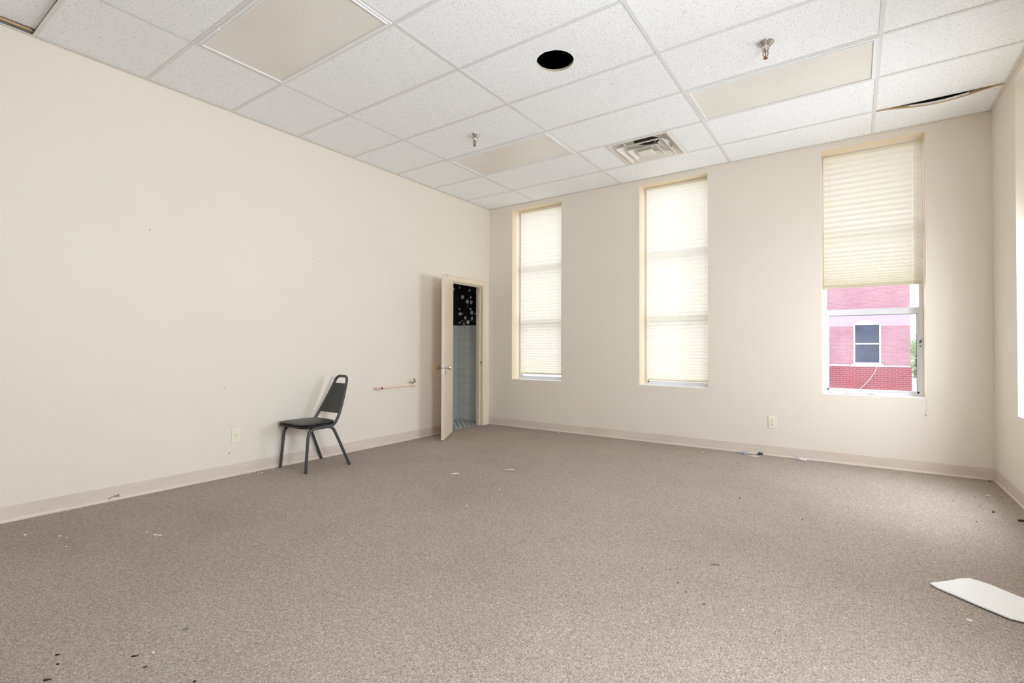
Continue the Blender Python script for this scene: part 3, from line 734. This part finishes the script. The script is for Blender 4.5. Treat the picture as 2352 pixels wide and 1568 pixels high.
# ------------------------------------------------------------------ chair
CX = -4.050
CH = thing('stacking_chair', (CX, 2.70, 0), 'black vinyl stacking chair with charcoal tube frame against the left wall', 'chair')
def sm(pts, n=6):
    """round the inner corners of a polyline: Catmull-Rom"""
    P_ = [Vector(p) for p in pts]; out = []
    for i in range(len(P_) - 1):
        p0 = P_[max(i - 1, 0)]; p1 = P_[i]; p2 = P_[i + 1]; p3 = P_[min(i + 2, len(P_) - 1)]
        for k in range(n):
            t = k / n; out.append(0.5 * ((2 * p1) + (p2 - p0) * t + (2 * p0 - 5 * p1 + 4 * p2 - p3) * t * t + (-p0 + 3 * p1 - 3 * p2 + p3) * t ** 3))
    out.append(P_[-1]); return out
R_ = 0.0132
ZR = 0.372
for s in (1, -1):
    xo = CX + s * 0.186
    front = [(CX + s * 0.195, 2.472, 0.002), (CX + s * 0.189, 2.488, 0.20), (CX + s * 0.186, 2.497, 0.30), (CX + s * 0.185, 2.510, 0.340), (CX + s * 0.184, 2.535, 0.364), (CX + s * 0.183, 2.565, ZR)]
    MB().tube(sm(front), R_, 14).build('leg', M['tube'], CH, smooth=True)
    rear = [(CX + s * 0.180, 2.690, ZR), (CX + s * 0.182, 2.722, ZR - 0.006), (CX + s * 0.186, 2.748, 0.345), (CX + s * 0.194, 2.785, 0.27), (CX + s * 0.215, 2.902, 0.002)]
    MB().tube(sm(rear), R_, 14).build('leg', M['tube'], CH, smooth=True)
    MB().tube([(CX + s * 0.183, 2.560, ZR), (CX + s * 0.180, 2.700, ZR)], R_, 14).build('side_rail', M['tube'], CH, smooth=True)
    for (px, py, pz) in ((CX + s * 0.192 - 0.004, 2.494, 0.15), (CX + s * 0.194 - 0.004, 2.488, 0.055)):
        MB().lathe([(0, 0.005), (0.0085, 0.005), (0.011, 0.003)], (px, py - 0.006, pz), (0.25, 1, 0), 10).build('rivet', M['tube'], CH, smooth=True)
    MB().lathe([(0, 0.005), (0.013, 0.005), (0.0145, 0.002)], (CX + s * 0.2045, 2.838 - 0.004, 0.15), (-0.2, -1, -0.2), 10).build('rivet', M['brass'], CH, smooth=True)
# back loop: rises from the side rails, narrows to the rounded top
def side(s): return [(CX + s * 0.178, 2.640, ZR + 0.004), (CX + s * 0.176, 2.715, ZR + 0.004), (CX + s * 0.170, 2.765, 0.386), (CX + s * 0.161, 2.800, 0.420), (CX + s * 0.150, 2.842, 0.490), (CX + s * 0.119, 2.905, 0.625), (CX + s * 0.093, 2.950, 0.735), (CX + s * 0.083, 2.964, 0.775), (CX + s * 0.064, 2.972, 0.797), (CX + s * 0.036, 2.975, 0.804)]
loop = sm(side(1) + side(-1)[::-1], 7)
MB().tube(loop, R_, 14).build('back_frame', M['tube'], CH, smooth=True)
# back panel: padded sheet between the uprights
mb = MB(); V = []; F = []; nu, nz = 12, 16
def sideat(z):
    p = side(1)
    for a, b in zip(p, p[1:]):
        if a[2] <= z <= b[2]: t = (z - a[2]) / (b[2] - a[2]); return (a[0] + (b[0] - a[0]) * t - CX, a[1] + (b[1] - a[1]) * t)
    return (p[-1][0] - CX, p[-1][1])
for f_, dy in ((0, -0.010), (1, 0.010)):
    for j in range(nz + 1):
        z = 0.472 + (0.738 - 0.472) * j / nz; w_, yy = sideat(z)
        for i in range(nu + 1):
            u = -1 + 2 * i / nu; pad = (1 - abs(u) ** 4) * (1 - abs(2 * j / nz - 1) ** 6)
            V.append((CX + u * (w_ - 0.004), yy + 0.012 * (1 - u * u) + dy * (0.35 + 0.65 * pad), z + 0.004 * u * u * (1 if j == 0 else 0)))
S_ = (nu + 1) * (nz + 1)
for j in range(nz):
    for i in range(nu):
        a = j * (nu + 1) + i
        F.append((a, a + 1, a + nu + 2, a + nu + 1)); F.append((S_ + a, S_ + a + nu + 1, S_ + a + nu + 2, S_ + a + 1))
for i in range(nu):
    F.append((i, S_ + i, S_ + i + 1, i + 1)); a = nz * (nu + 1) + i; F.append((a, a + 1, S_ + a + 1, S_ + a))
for j in range(nz):
    a = j * (nu + 1); F.append((a, a + nu + 1, S_ + a + nu + 1, S_ + a)); a += nu; F.append((a, S_ + a, S_ + a + nu + 1, a + nu + 1))
mb.add(V, F); mb.build('backrest', M['panel'], CH, smooth=True)
# seat: rounded trapezoid rim, cushion
def outline(hf, hr, y0, y1, r0, r1, n=8):
    pts = []
    for (cx, cy, r, a0) in ((CX + hf - r0, y0 + r0, r0, -PI / 2), (CX + hr - r1, y1 - r1, r1, 0), (CX - hr + r1, y1 - r1, r1, PI / 2), (CX - hf + r0, y0 + r0, r0, PI)):
        for k in range(n + 1): a = a0 + (PI / 2) * k / n; pts.append((cx + r * math.cos(a), cy + r * math.sin(a)))
    return pts
o1 = outline(0.197, 0.172, 2.440, 2.812, 0.05, 0.075)
mb = MB(); n = len(o1)
def ringz(off, z, y=2.63): return [(CX + (p[0] - CX) * (1 - off / 0.19), y + (p[1] - y) * (1 - off / 0.19), z) for p in o1]
rings = [ringz(0.022, 0.379), ringz(0.006, 0.379), ringz(-0.001, 0.384), ringz(-0.002, 0.392), ringz(0.002, 0.399), ringz(0.018, 0.4005)]
V = [p for r in rings for p in r]; F = [(i * n + k, i * n + (k + 1) % n, (i + 1) * n + (k + 1) % n, (i + 1) * n + k) for i in range(5) for k in range(n)] + [tuple(range(n)), tuple(5 * n + k for k in range(n))]
mb.add(V, F); mb.build('seat_rim', M['tube'], CH, smooth=True)
rings = [ringz(0.014, 0.4008), ringz(0.008, 0.405), ringz(0.007, 0.411), ringz(0.014, 0.417), ringz(0.030, 0.4225), ringz(0.055, 0.427), ringz(0.09, 0.431), ringz(0.14, 0.4335)]
V = [p for r in rings for p in r]; F = [(i * n + k, i * n + (k + 1) % n, (i + 1) * n + (k + 1) % n, (i + 1) * n + k) for i in range(7) for k in range(n)] + [tuple(range(n)), tuple(7 * n + k for k in range(n))]
mb.add(V, F); mb.build('seat_cushion', M['vinyl'], CH, smooth=True, angle=60)
bm_ = bmesh.new(); bmesh.ops.create_icosphere(bm_, subdivisions=3, radius=1.0)
for v in bm_.verts: v.co = Vector((v.co.x * 0.016, v.co.y * 0.012, v.co.z * 0.011)) * (1 + 0.25 * math.sin(v.co.x * 9) * math.cos(v.co.y * 7 + v.co.z * 5))
me = bpy.data.meshes.new('torn_foam'); bm_.to_mesh(me); bm_.free(); me.materials.append(M['foam']); fo = bpy.data.objects.new('torn_foam', me); COL.objects.link(fo); fo.parent = CH; fo.location = (-0.175, 2.462 - 2.70, 0.409)
fo['label'] = 'orange foam showing at the torn front corner'
# seat support plate
MB().box(CX - 0.176, CX + 0.176, 2.56, 2.70, ZR + 0.004, 0.3825).build('seat_support', M['tube'], CH)

# ------------------------------------------------------------------ wall pipe
T = thing('wall_pipe', (XL, 3.80, 0.66), 'short peach painted pipe with chrome valve sticking out along the left wall beside the door', 'pipe')
px_ = XL + 0.060; za, zb = 0.640, 0.648
MB().tube([(px_, 3.62, za), (px_, 4.10, zb)], 0.0115, 16).build('pipe', M['peach'], T, smooth=True)
mb = MB(); mb.lathe([(0, 0.016), (0.018, 0.016), (0.020, 0.021), (0.040, 0.021), (0.042, 0.016), (0.062, 0.016)], (XL, 3.555, za), (1, 0.55, 0), 20)
mb.lathe([(0, 0.018), (0.012, 0.018), (0.014, 0.014), (0.045, 0.014)], (px_, 3.60, za), (0, 1, 0), 20)
mb.build('elbow_fitting', M['peach'], T, smooth=True)
mb = MB(); mb.lathe([(0, 0.013), (0.022, 0.013), (0.024, 0.0105)], (px_ - 0.002, 3.598, za), (1, -0.1, -0.05), 16); mb.build('open_outlet', M['peach'], T, smooth=True)
MB().lathe([(0, 0.0095), (0.0012, 0.0095)], (px_ + 0.0222, 3.596, za - 0.001), (1, -0.1, -0.05), 16).build('outlet_bore', M['black'], T)
mb = MB(); mb.lathe([(0, 0.017), (0.040, 0.017), (0.043, 0.011)], (px_, 4.08, zb), (0, 1, 0), 20); mb.lathe([(0, 0.015), (0.03, 0.015)], (px_, 4.10, zb), (0.1, 0, 1), 16)
mb.build('tee_fitting', M['peach'], T, smooth=True)
mb = MB(); mb.lathe([(0, 0.012), (0.016, 0.014), (0.022, 0.019), (0.030, 0.019), (0.034, 0.012), (0.06, 0.011)], (px_, 4.105, zb + 0.036), (-1, 0.35, 0.0), 20)
mb.lathe([(0, 0.012), (0.025, 0.015), (0.050, 0.013), (0.053, 0.006)], (px_, 4.10, zb + 0.036), (0.35, -1, 0.05), 16)
mb.build('valve_body', M['chrome'], T, smooth=True)
MB().lathe([(0, 0.030), (0.003, 0.030), (0.008, 0.024), (0.010, 0.012)], (XL, 4.140, zb + 0.036), (1, 0, 0), 28).build('escutcheon', M['chrome'], T, smooth=True)

# ------------------------------------------------------------------ outlets
T = thing('wall_outlet', (XL, 2.097, 0.339), 'square cream wall plate with a single round socket, left of the chair', 'electrical outlet')
yc, zc = 2.097, 0.339
MB().box(XL, XL + 0.005, yc - 0.036, yc + 0.036, zc - 0.059, zc + 0.059).build('cover_plate', M['plug'], T, bevel=0.002)
MB().lathe([(0, 0.0175), (0.0025, 0.0175), (0.003, 0.016)], (XL + 0.005, yc, zc), (1, 0, 0), 28).build('socket_face', M['plug'], T, smooth=True)
mb = MB(); x = XL + 0.0078; mb.box(x, x + 0.0008, yc - 0.0085, yc - 0.005, zc + 0.001, zc + 0.009); mb.box(x, x + 0.0008, yc + 0.005, yc + 0.0085, zc + 0.001, zc + 0.009); mb.lathe([(0, 0.003), (0.0008, 0.003)], (x, yc, zc - 0.007), (1, 0, 0), 12)
mb.build('slots', M['slot'], T)
for dz in (-0.03, 0.03): MB().lathe([(0, 0.003), (0.001, 0.003), (0.0014, 0.001)], (XL + 0.005, yc, zc + dz), (1, 0, 0), 12).build('screw', M['steel'], T)
xc, zc = -0.6845, 0.3345
T = thing('wall_outlet', (xc, YD, zc), 'upright cream duplex outlet on the far wall between the middle and right windows', 'electrical outlet')
MB().box(xc - 0.036, xc + 0.036, YD - 0.006, YD, zc - 0.059, zc + 0.059).build('cover_plate', M['plug'], T, bevel=0.002)
for s in (-1, 1):
    z = zc + s * 0.0195
    mb = MB(); pts = [(xc + 0.0172 * math.cos(a) , z + max(-0.0135, min(0.0135, 0.0172 * math.sin(a)))) for a in [2 * PI * k / 28 for k in range(28)]]
    mb.prism(pts, 'y', YD - 0.0085, YD - 0.006); mb.build('socket_face', M['plug'], T)
    mb = MB(); y_ = YD - 0.0092; mb.box(xc - 0.0085, xc - 0.005, y_, y_ + 0.0008, z, z + 0.008); mb.box(xc + 0.005, xc + 0.0085, y_, y_ + 0.0008, z, z + 0.008); mb.lathe([(0, 0.0028), (0.0008, 0.0028)], (xc, y_, z - 0.0065), (0, 1, 0), 12)
    mb.build('slots', M['slot'], T)
MB().lathe([(0, 0.003), (0.001, 0.003), (0.0014, 0.001)], (xc, YD - 0.006, zc), (0, -1, 0), 12).build('screw', M['steel'], T)

# small marks on the walls
mb = MB()
for (yy, zz, r) in ((1.464, 1.946, 0.004), (2.811, 1.935, 0.004), (2.002, 0.745, 0.004), (2.045, 0.195, 0.004), (2.05, 0.20, 0.003)): mb.lathe([(0, r), (0.0006, r)], (XL, yy, zz), (1, 0, 0), 10)
mb.build('nail_holes', M['slot'], bpy.data.objects['wall_left'])
mb = MB()
for k, (xx, zz, a) in enumerate(((0.125, 0.632, 0.014), (0.150, 0.633, 0.010), (0.168, 0.631, 0.026))): mb.box(xx, xx + a, YD - 0.0008, YD, zz, zz + 0.011)
mb.build('chipped_spots', M['sill'], bpy.data.objects['wall_far'])

# ------------------------------------------------------------------ litter on the carpet
def chip(name, x, y, L, W, H, rot, mat, lab, cat, group=None, jag=0.25, z0=0.0, n=9):
    mb = MB(); pts = []
    for k in range(n):
        a = 2 * PI * k / n; r = 1 + random.uniform(-jag, jag); u, v = L / 2 * math.cos(a) * r, W / 2 * math.sin(a) * r
        pts.append((x + u * math.cos(rot) - v * math.sin(rot), y + u * math.sin(rot) + v * math.cos(rot)))
    V = [(p[0], p[1], z0) for p in pts] + [(x + (p[0] - x) * 0.8, y + (p[1] - y) * 0.8, z0 + H * random.uniform(0.7, 1.1)) for p in pts]
    F = [tuple(range(n))[::-1], tuple(range(n, 2 * n))] + [(i, (i + 1) % n, n + (i + 1) % n, n + i) for i in range(n)]
    mb.add([(a[0] - x, a[1] - y, a[2]) for a in V], F)
    o = mb.build(name, mat); o.location = (x, y, 0); return tag(o, lab, cat, group)
random.seed(31)
# big white board at the right edge
BP = [(0.279, 2.962), (0.300, 2.985), (0.345, 3.030), (0.400, 3.095), (0.437, 3.122), (0.500, 3.092), (0.560, 3.030), (0.600, 3.000), (0.700, 2.940), (0.760, 2.890), (0.735, 2.800), (0.680, 2.740), (0.600, 2.742), (0.542, 2.752), (0.502, 2.755), (0.470, 2.780), (0.411, 2.828), (0.350, 2.885), (0.300, 2.928)]
def warp(x, y): return 0.003 + 0.005 * max(0, math.sin((x - 0.25) * 5.0)) 
cxb, cyb = 0.50, 2.93
mb = MB(); V = []; F = []; nb = len(BP); K = 6
for s_, t_ in ((0, 0), (1, 0.006)):
    for j in range(K + 1):
        q = j / K
        for (x, y) in BP: xx, yy = cxb + (x - cxb) * (1 - q * 0.98), cyb + (y - cyb) * (1 - q * 0.98); V.append((xx, yy, warp(xx, yy) + t_))
for s_ in (0, 1):
    b = s_ * (K + 1) * nb
    for j in range(K):
        for k in range(nb): F.append((b + j * nb + k, b + j * nb + (k + 1) % nb, b + (j + 1) * nb + (k + 1) % nb, b + (j + 1) * nb + k))
    F.append(tuple(b + K * nb + k for k in range(nb)))
for k in range(nb): F.append((k, (k + 1) % nb, (K + 1) * nb + (k + 1) % nb, (K + 1) * nb + k))
mb.add(V, F); tag(mb.build('broken_board', M['board']), 'large torn piece of white board lying on the carpet at the right', 'board scrap')
M['paper'] = painted('scrap_paper', (238, 232, 220), 0.03, 0.7)
def sheet(x, y, L, W, rot, lab, curl):
    mb = MB(); V = []; F = []; n = 8
    for s_ in (0, 0.0008):
        for i in range(n + 1):
            u = -L / 2 + L * i / n; z = 0.002 + abs(curl * math.sin(i * 1.1)) + s_; tw = W * (1 - 0.3 * abs(math.sin(i * 2.3)))
            for v in (-tw / 2, tw / 2): V.append((u * math.cos(rot) - v * math.sin(rot), u * math.sin(rot) + v * math.cos(rot), z))
    m_ = 2 * (n + 1)
    for i in range(n):
        a = 2 * i; F += [(a, a + 1, a + 3, a + 2), (m_ + a, m_ + a + 2, m_ + a + 3, m_ + a + 1), (a, a + 2, m_ + a + 2, m_ + a), (a + 1, m_ + a + 1, m_ + a + 3, a + 3)]
    F += [(0, m_, m_ + 1, 1), (2 * n, 2 * n + 1, m_ + 2 * n + 1, m_ + 2 * n)]
    mb.add(V, F); o = mb.build('paper_scrap', M['paper']); o.location = (x, y, 0); tag(o, lab, 'paper scrap')
sheet(-2.814, 3.211, 0.062, 0.034, 0.95, 'small cream paper scrap on the carpet, the left one of the pair mid room', 0.002)
sheet(-2.497, 3.565, 0.085, 0.028, 0.70, 'small crumpled cream paper scrap on the carpet, the right one of the pair mid room', 0.010)
# crumpled wrappers along the far wall
M['foil1'] = Mat('crumpled_foil', srgb(196, 200, 212), 0.35, 0.3)
c = M['foil1'].ramp(M['foil1'].noise(60, 3), [(0.35, srgb(60, 66, 84)), (0.45, srgb(206, 208, 216)), (0.62, srgb(188, 192, 216)), (0.7, srgb(170, 96, 96))]); M['foil1'].base(c); M['foil1'] = M['foil1'].m
M['dfoil'] = Mat('dark_wrapper', srgb(84, 90, 102), 0.35, 0.2).m
def crumple(name, x, y, sx, sy, sz, rot, mat, lab, cat, seed, group=None):
    bm_ = bmesh.new(); bmesh.ops.create_icosphere(bm_, subdivisions=3, radius=1.0); rnd = random.Random(seed)
    ph = [rnd.uniform(0, 6) for _ in range(6)]
    for v in bm_.verts:
        p = v.co.copy(); k = 1 + 0.28 * math.sin(p.x * 5 + ph[0]) * math.cos(p.y * 6 + ph[1]) + 0.18 * math.sin(p.z * 9 + ph[2] + p.x * 4) + rnd.uniform(-0.09, 0.09)
        q = Vector((p.x * sx * k, p.y * sy * k, max(-0.92, p.z * k) * sz + sz * 0.93)); 
        v.co = Vector((q.x * math.cos(rot) - q.y * math.sin(rot), q.x * math.sin(rot) + q.y * math.cos(rot), max(0.0005, q.z)))
    me = bpy.data.meshes.new(name); bm_.to_mesh(me); bm_.free(); me.materials.append(mat); o = bpy.data.objects.new(name, me); COL.objects.link(o); o.location = (x, y, 0); return tag(o, lab, cat, group)
crumple('crumpled_wrapper', -0.935, 5.515, 0.060, 0.022, 0.013, 0.0, M['foil1'], 'long crumpled silver wrapper at the far baseboard, under the wall outlet', 'wrapper', 1)
crumple('crumpled_wrapper', -0.838, 5.455, 0.055, 0.008, 0.005, 0.0, M['paper'], 'thin white paper strip in front of the crumpled silver wrapper', 'wrapper', 2)
crumple('crumpled_wrapper', -0.790, 5.565, 0.026, 0.018, 0.015, 0.5, M['dfoil'], 'dark grey crumpled wrapper against the far baseboard', 'wrapper', 3)
crumple('crumpled_wrapper', -0.465, 5.545, 0.016, 0.014, 0.012, 0.2, M['foil1'], 'little crumpled foil bit beside the folded white scrap at the far baseboard', 'wrapper', 4)
crumple('crumpled_wrapper', -0.415, 5.545, 0.030, 0.012, 0.008, -0.3, M['board'], 'folded white scrap at the far baseboard, below the right window', 'wrapper', 5)
M['dirt'] = Mat('dark_debris', srgb(48, 42, 38), 0.8).m; M['gdirt'] = Mat('grey_debris', srgb(104, 108, 110), 0.7).m; M['bdirt'] = Mat('brown_debris', srgb(112, 78, 56), 0.8).m
G1 = 'dark flakes on the near carpet at the lower left'
for (x, y, L, W, r, mt, lab) in ((-2.299, 0.526, 0.020, 0.009, 0.9, 'dirt', 'black flake on the carpet, the upper one of the two at the bottom left'),
                                 (-2.231, 0.512, 0.009, 0.006, 0.5, 'dirt', 'tiny dark crumb just below the upper black flake at the bottom left'),
                                 (-2.153, 0.468, 0.024, 0.010, 0.8, 'dirt', 'black flake on the carpet cut by the bottom edge of the photo, far left'),
                                 (-2.068, 0.679, 0.026, 0.004, 0.9, 'dirt', 'thin dark sliver on the carpet, lower left'),
                                 (-1.970, 0.676, 0.014, 0.010, 0.8, 'bdirt', 'brown crumb on the carpet beside the thin dark sliver'),
                                 (-1.754, 0.739, 0.013, 0.009, 0.4, 'dirt', 'dark crumb at the bottom edge of the photo, right of the others'),
                                 (-2.107, 0.854, 0.022, 0.010, 1.4, 'gdirt', 'grey flake on the carpet above the dark flakes')):
    chip('debris_flake', x, y, L, W, 0.004, r, M[mt], lab, 'debris', G1)
WB = 'specks of white plaster scattered on the carpet'
for (x, y, L) in ((-2.042, 0.724, 0.010), (-3.915, 0.747, 0.020), (-3.504, 0.831, 0.012), (-3.306, 1.176, 0.022), (-3.276, 1.189, 0.016), (-3.394, 1.163, 0.010), (-3.727, 0.855, 0.014), (-3.66, 0.87, 0.010), (-2.183, 2.613, 0.013), (-2.223, 3.042, 0.014), (-2.295, 3.077, 0.012), (-2.544, 4.941, 0.012), (-3.108, 5.540, 0.03), (-1.305, 5.374, 0.028), (-2.737, 2.527, 0.012), (-0.385, 2.235, 0.009), (0.370, 2.669, 0.018), (-4.20, 2.28, 0.02), (-4.235, 2.18, 0.024), (-4.19, 2.24, 0.014), (-4.215, 2.39, 0.016)):
    chip('plaster_speck', x, y, L, L * 0.55, 0.003, random.uniform(0, 3), M['board'], 'tiny white speck of plaster lying on the carpet', 'plaster speck', WB)
DB = 'dark crumbs on the carpet before the right window'
for (x, y, L, mt) in ((-0.686, 3.876, 0.012, 'dirt'), (-0.276, 3.633, 0.014, 'bdirt'), (-0.528, 2.189, 0.010, 'bdirt'), (0.574, 4.693, 0.010, 'bdirt'), (0.699, 4.616, 0.011, 'bdirt'), (-0.745, 2.432, 0.006, 'dirt'), (-0.674, 2.318, 0.006, 'dirt'), (-0.62, 2.25, 0.006, 'dirt'), (0.72, 4.90, 0.01, 'bdirt'), (0.925 - 0.02, 5.565, 0.025, 'dirt'), (0.88, 5.02, 0.014, 'gdirt'), (0.62, 4.2, 0.008, 'dirt'), (0.79, 4.95, 0.012, 'gdirt')):
    chip('dark_crumb', x, y, L, L * 0.7, 0.004, random.uniform(0, 3), M[mt], 'tiny dark crumb on the carpet in the right half of the room', 'crumb', DB)
chip('debris_flake', 0.750, 4.521, 0.030, 0.014, 0.006, 1.2, M['dirt'], 'dark upright flake on the carpet in front of the right wall base', 'debris')
chip('debris_flake', 0.854, 4.383, 0.035, 0.022, 0.010, 0.6, M['dirt'], 'black clump on the carpet at the right edge of the photo', 'debris')
chip('paper_scrap', 0.809, 5.025, 0.030, 0.016, 0.002, 0.1, M['paper'], 'pale scrap on the carpet near the far right corner', 'paper scrap')
chip('paper_scrap', -4.360, 5.03, 0.040, 0.018, 0.004, 0.6, M['paper'], 'white scrap on the doorway threshold', 'paper scrap', z0=0.0025)
# flattened dark stain in the carpet
M['stain'] = Mat('carpet_stain', srgb(132, 118, 108), 0.95).m
mb = MB(); random.seed(9)
for k in range(26):
    a = random.uniform(0, 6.28); r = random.uniform(0, 1); x = -0.574 + 0.022 * r * math.cos(a) * 1.2; y = 2.617 + 0.015 * r * math.sin(a)
    mb.lathe([(0, 0.004), (0.0006, 0.0035)], (x, y, 0.0), (0, 0, 1), 7)
mb.build('carpet_stain', M['stain'], bpy.data.objects['floor'])

# ------------------------------------------------------------------ outside
def bricks(name, c1, c2, mort, rh, bw, ms, fade=None):
    m = Mat(name, srgb(*c1), 0.9)
    sx = m.n('ShaderNodeSeparateXYZ'); m.l(m.obj(), sx.inputs[0]); cb = m.n('ShaderNodeCombineXYZ'); m.l(sx.outputs['X'], cb.inputs[0]); m.l(sx.outputs['Z'], cb.inputs[1])
    br = m.n('ShaderNodeTexBrick', Scale=1.0); br.inputs['Color1'].default_value = srgb(*c1); br.inputs['Color2'].default_value = srgb(*c2); br.inputs['Mortar'].default_value = srgb(*mort)
    br.inputs['Mortar Size'].default_value = ms; br.inputs['Brick Width'].default_value = bw; br.inputs['Row Height'].default_value = rh; br.inputs['Bias'].default_value = -0.1
    m.l(cb.outputs[0], br.inputs['Vector']); c = br.outputs['Color']
    c = m.mix(c, m.ramp(m.noise(1.1, 5, 0.65), [(0.3, (0.86, 0.84, 0.88)), (0.6, (1.05, 1.02, 1.02))]), 1.0, 'MULTIPLY')
    if fade:      # weathered, limewashed band of its own colour
        r = m.ramp(sx.outputs['Z'], [(0.0, (0, 0, 0)), (1.0, (0, 0, 0))])
        mr = m.n('ShaderNodeMapRange'); mr.inputs[1].default_value = fade[0]; mr.inputs[2].default_value = fade[1]; m.l(sx.outputs['Z'], mr.inputs[0])
        nz = m.noise(0.9, 4)
        band = m.ramp(mr.outputs[0], [(0.0, (0, 0, 0)), (0.06, (0.6, 0.6, 0.6)), (0.5, (0.7, 0.7, 0.7)), (0.94, (0.6, 0.6, 0.6)), (1.0, (0, 0, 0))])
        c = m.mix(c, srgb(184, 176, 200), band)
    m.base(c); return m.m
YBL = 26.0; BXL, BXR = -4.2, 1.885; GRD = -4.2
M['br_up'] = bricks('upper_brick', (170, 120, 130), (156, 106, 118), (176, 142, 152), 0.060, 0.200, 0.007, fade=(2.04 + 4.2, 2.66 + 4.2))
M['br_lo'] = bricks('lower_brick', (148, 66, 72), (128, 58, 68), (172, 110, 118), 0.084, 0.24, 0.010)
M['stone'] = painted('pale_stone', (214, 216, 226), 0.05, 0.8)
M['wfr'] = Mat('white_window_frame', srgb(236, 238, 244), 0.5).m
m = Mat('dark_pane', srgb(52, 66, 92), 0.4); m.base(m.ramp(m.noise(1.6, 5, 0.6), [(0.35, srgb(24, 34, 58)), (0.6, srgb(44, 60, 90)), (0.75, srgb(84, 106, 136))])); M['dpane'] = m.m
B = thing('brick_building', (BXL, YBL, GRD), 'red brick building seen through the uncovered lower part of the right window', 'building', kind=None)
WX0, WX1, WB0, WB1, ARC = -0.035, 0.925, 0.440, 2.145, 0.16
mb = MB(); plate(mb, [BXL, BXR, WX0, WX1], [0.385, WB0, WB1, WB1 + ARC * 0.9, 13.5], lambda u, v: not (WX0 < u < WX1 and WB0 < v < WB1), YBL, YBL + 9, 'y')
mb.build('upper_wall', M['br_up'], B)
MB().box(BXL, BXR + 0.04, YBL - 0.10, YBL + 9.05, GRD, 0.335).build('lower_wall', M['br_lo'], B)
mb = MB(); mb.box(BXL, -0.18, YBL - 0.12, YBL + 0.02, 0.335, 0.400); mb.box(1.08, 1.42, YBL - 0.12, YBL + 0.02, 0.335, 0.392); mb.box(-0.18, 1.885, YBL - 0.101, YBL + 0.02, 0.335, 0.385)
mb.build('ledge', M['stone'], B)
BW = MB(); f_ = 0.06
plate(BW, [WX0, WX0 + f_, WX1 - f_, WX1], [WB0, WB0 + f_, 1.27, 1.33, WB1 - 0.03, WB1], lambda u, v: not (WX0 + f_ < u < WX1 - f_ and (WB0 + f_ < v < 1.27 or 1.33 < v < WB1 - 0.03)), YBL - 0.02, YBL + 0.08, 'y')
wfo = BW.build('window', M['wfr'], B)
pts = [(WX0, WB1)] + [(WX0 + (WX1 - WX0) * k / 16, WB1 + ARC * (1 - (2 * k / 16 - 1) ** 2) ** 0.8) for k in range(17)] + [(WX1, WB1)]
MB().prism(pts[1:-1] if False else pts, 'y', YBL - 0.03, YBL + 0.08).build('arched_head', M['wfr'], B)
MB().box(WX0 + 0.02, WX1 - 0.02, YBL + 0.05, YBL + 0.06, WB0 + 0.02, WB1 - 0.01).build('pane', M['dpane'], wfo)
MB().box(WX0 - 0.09, WX1 + 0.07, YBL - 0.16, YBL + 0.05, 0.325, 0.435).build('window_sill', M['stone'], B)
MB().tube(sm([(0.78, YBL - 0.13, 0.32), (0.66, YBL - 0.16, 0.02), (0.42, YBL - 0.2, -0.35), (0.15, YBL - 0.25, -0.66), (-0.1, YBL - 0.3, -0.95)], 5), 0.010, 6).build('loose_cable', M['stone'], B)
M['pave'] = painted('pale_pavement', (206, 206, 206), 0.06, 0.9)
tag(MB().box(-90, 90, YD + 1.2, 260, GRD - 0.3, GRD - 0.001).build('ground', M['pave']), kind='structure')
# trees and a street pole beyond the lot
m = Mat('foliage', srgb(120, 160, 84), 0.8); m.base(m.ramp(m.noise(0.9, 5, 0.7), [(0.35, srgb(110, 150, 96)), (0.6, srgb(160, 190, 124))])); M['leaf'] = m.m
M['bark'] = painted('bark', (110, 96, 82), 0.1, 0.9)
def tree(x, y, h, r, seed, lab):
    T = thing('tree', (x, y, GRD), lab, 'tree'); rnd = random.Random(seed)
    mb = MB(); mb.tube([(x, y, GRD), (x + 0.1, y, GRD + h * 0.35), (x, y, GRD + h * 0.7)], [r * 0.10, r * 0.075, r * 0.04], 10)
    for k in range(5):
        a = rnd.uniform(0, 6.28); mb.tube([(x, y, GRD + h * (0.35 + 0.05 * k)), (x + r * 0.5 * math.cos(a), y + r * 0.5 * math.sin(a), GRD + h * (0.55 + 0.06 * k))], [r * 0.04, r * 0.015], 6)
    mb.build('trunk', M['bark'], T, smooth=True)
    V = []; F = []
    for k in range(7000):
        u, v = rnd.uniform(-1, 1), rnd.uniform(0, 6.28); q = math.sqrt(1 - u * u); rr = rnd.uniform(0.55, 1.0) * (1 + 0.18 * math.sin(5 * v + 3 * u))
        c_ = Vector((x + r * rr * q * math.cos(v), y + r * rr * q * math.sin(v), GRD + h * 0.51 + h * 0.49 * rr * u)); s_ = r * rnd.uniform(0.025, 0.055)
        a = Vector((rnd.gauss(0, 1), rnd.gauss(0, 1), rnd.gauss(0, 1))).normalized() * s_; b = a.cross(Vector((rnd.gauss(0, 1), rnd.gauss(0, 1), rnd.gauss(0, 1)))).normalized() * s_ * 0.6
        i = len(V); V += [tuple(c_ - a), tuple(c_ - b), tuple(c_ + a), tuple(c_ + b)]; F.append((i, i + 1, i + 2, i + 3))
    mb = MB(); mb.add(V, F); mb.build('crown', M['leaf'], T)
tree(9.3, 118, 7.8, 3.0, 1, 'light green tree beyond the corner of the brick building, seen through the right window')
T = thing('street_pole', (5.05, 62, GRD), 'thin pale pole standing between the brick building and the window edge', 'pole')
MB().tube([(5.05, 62, GRD), (5.05, 62, GRD + 8.2)], [0.10, 0.07], 12).build('pole', M['stone'], T, smooth=True)
MB().tube([(5.05, 62, GRD + 8.0), (5.6, 62, GRD + 8.3), (6.1, 62, GRD + 8.3)], 0.05, 8).build('lamp_arm', M['stone'], T, smooth=True)
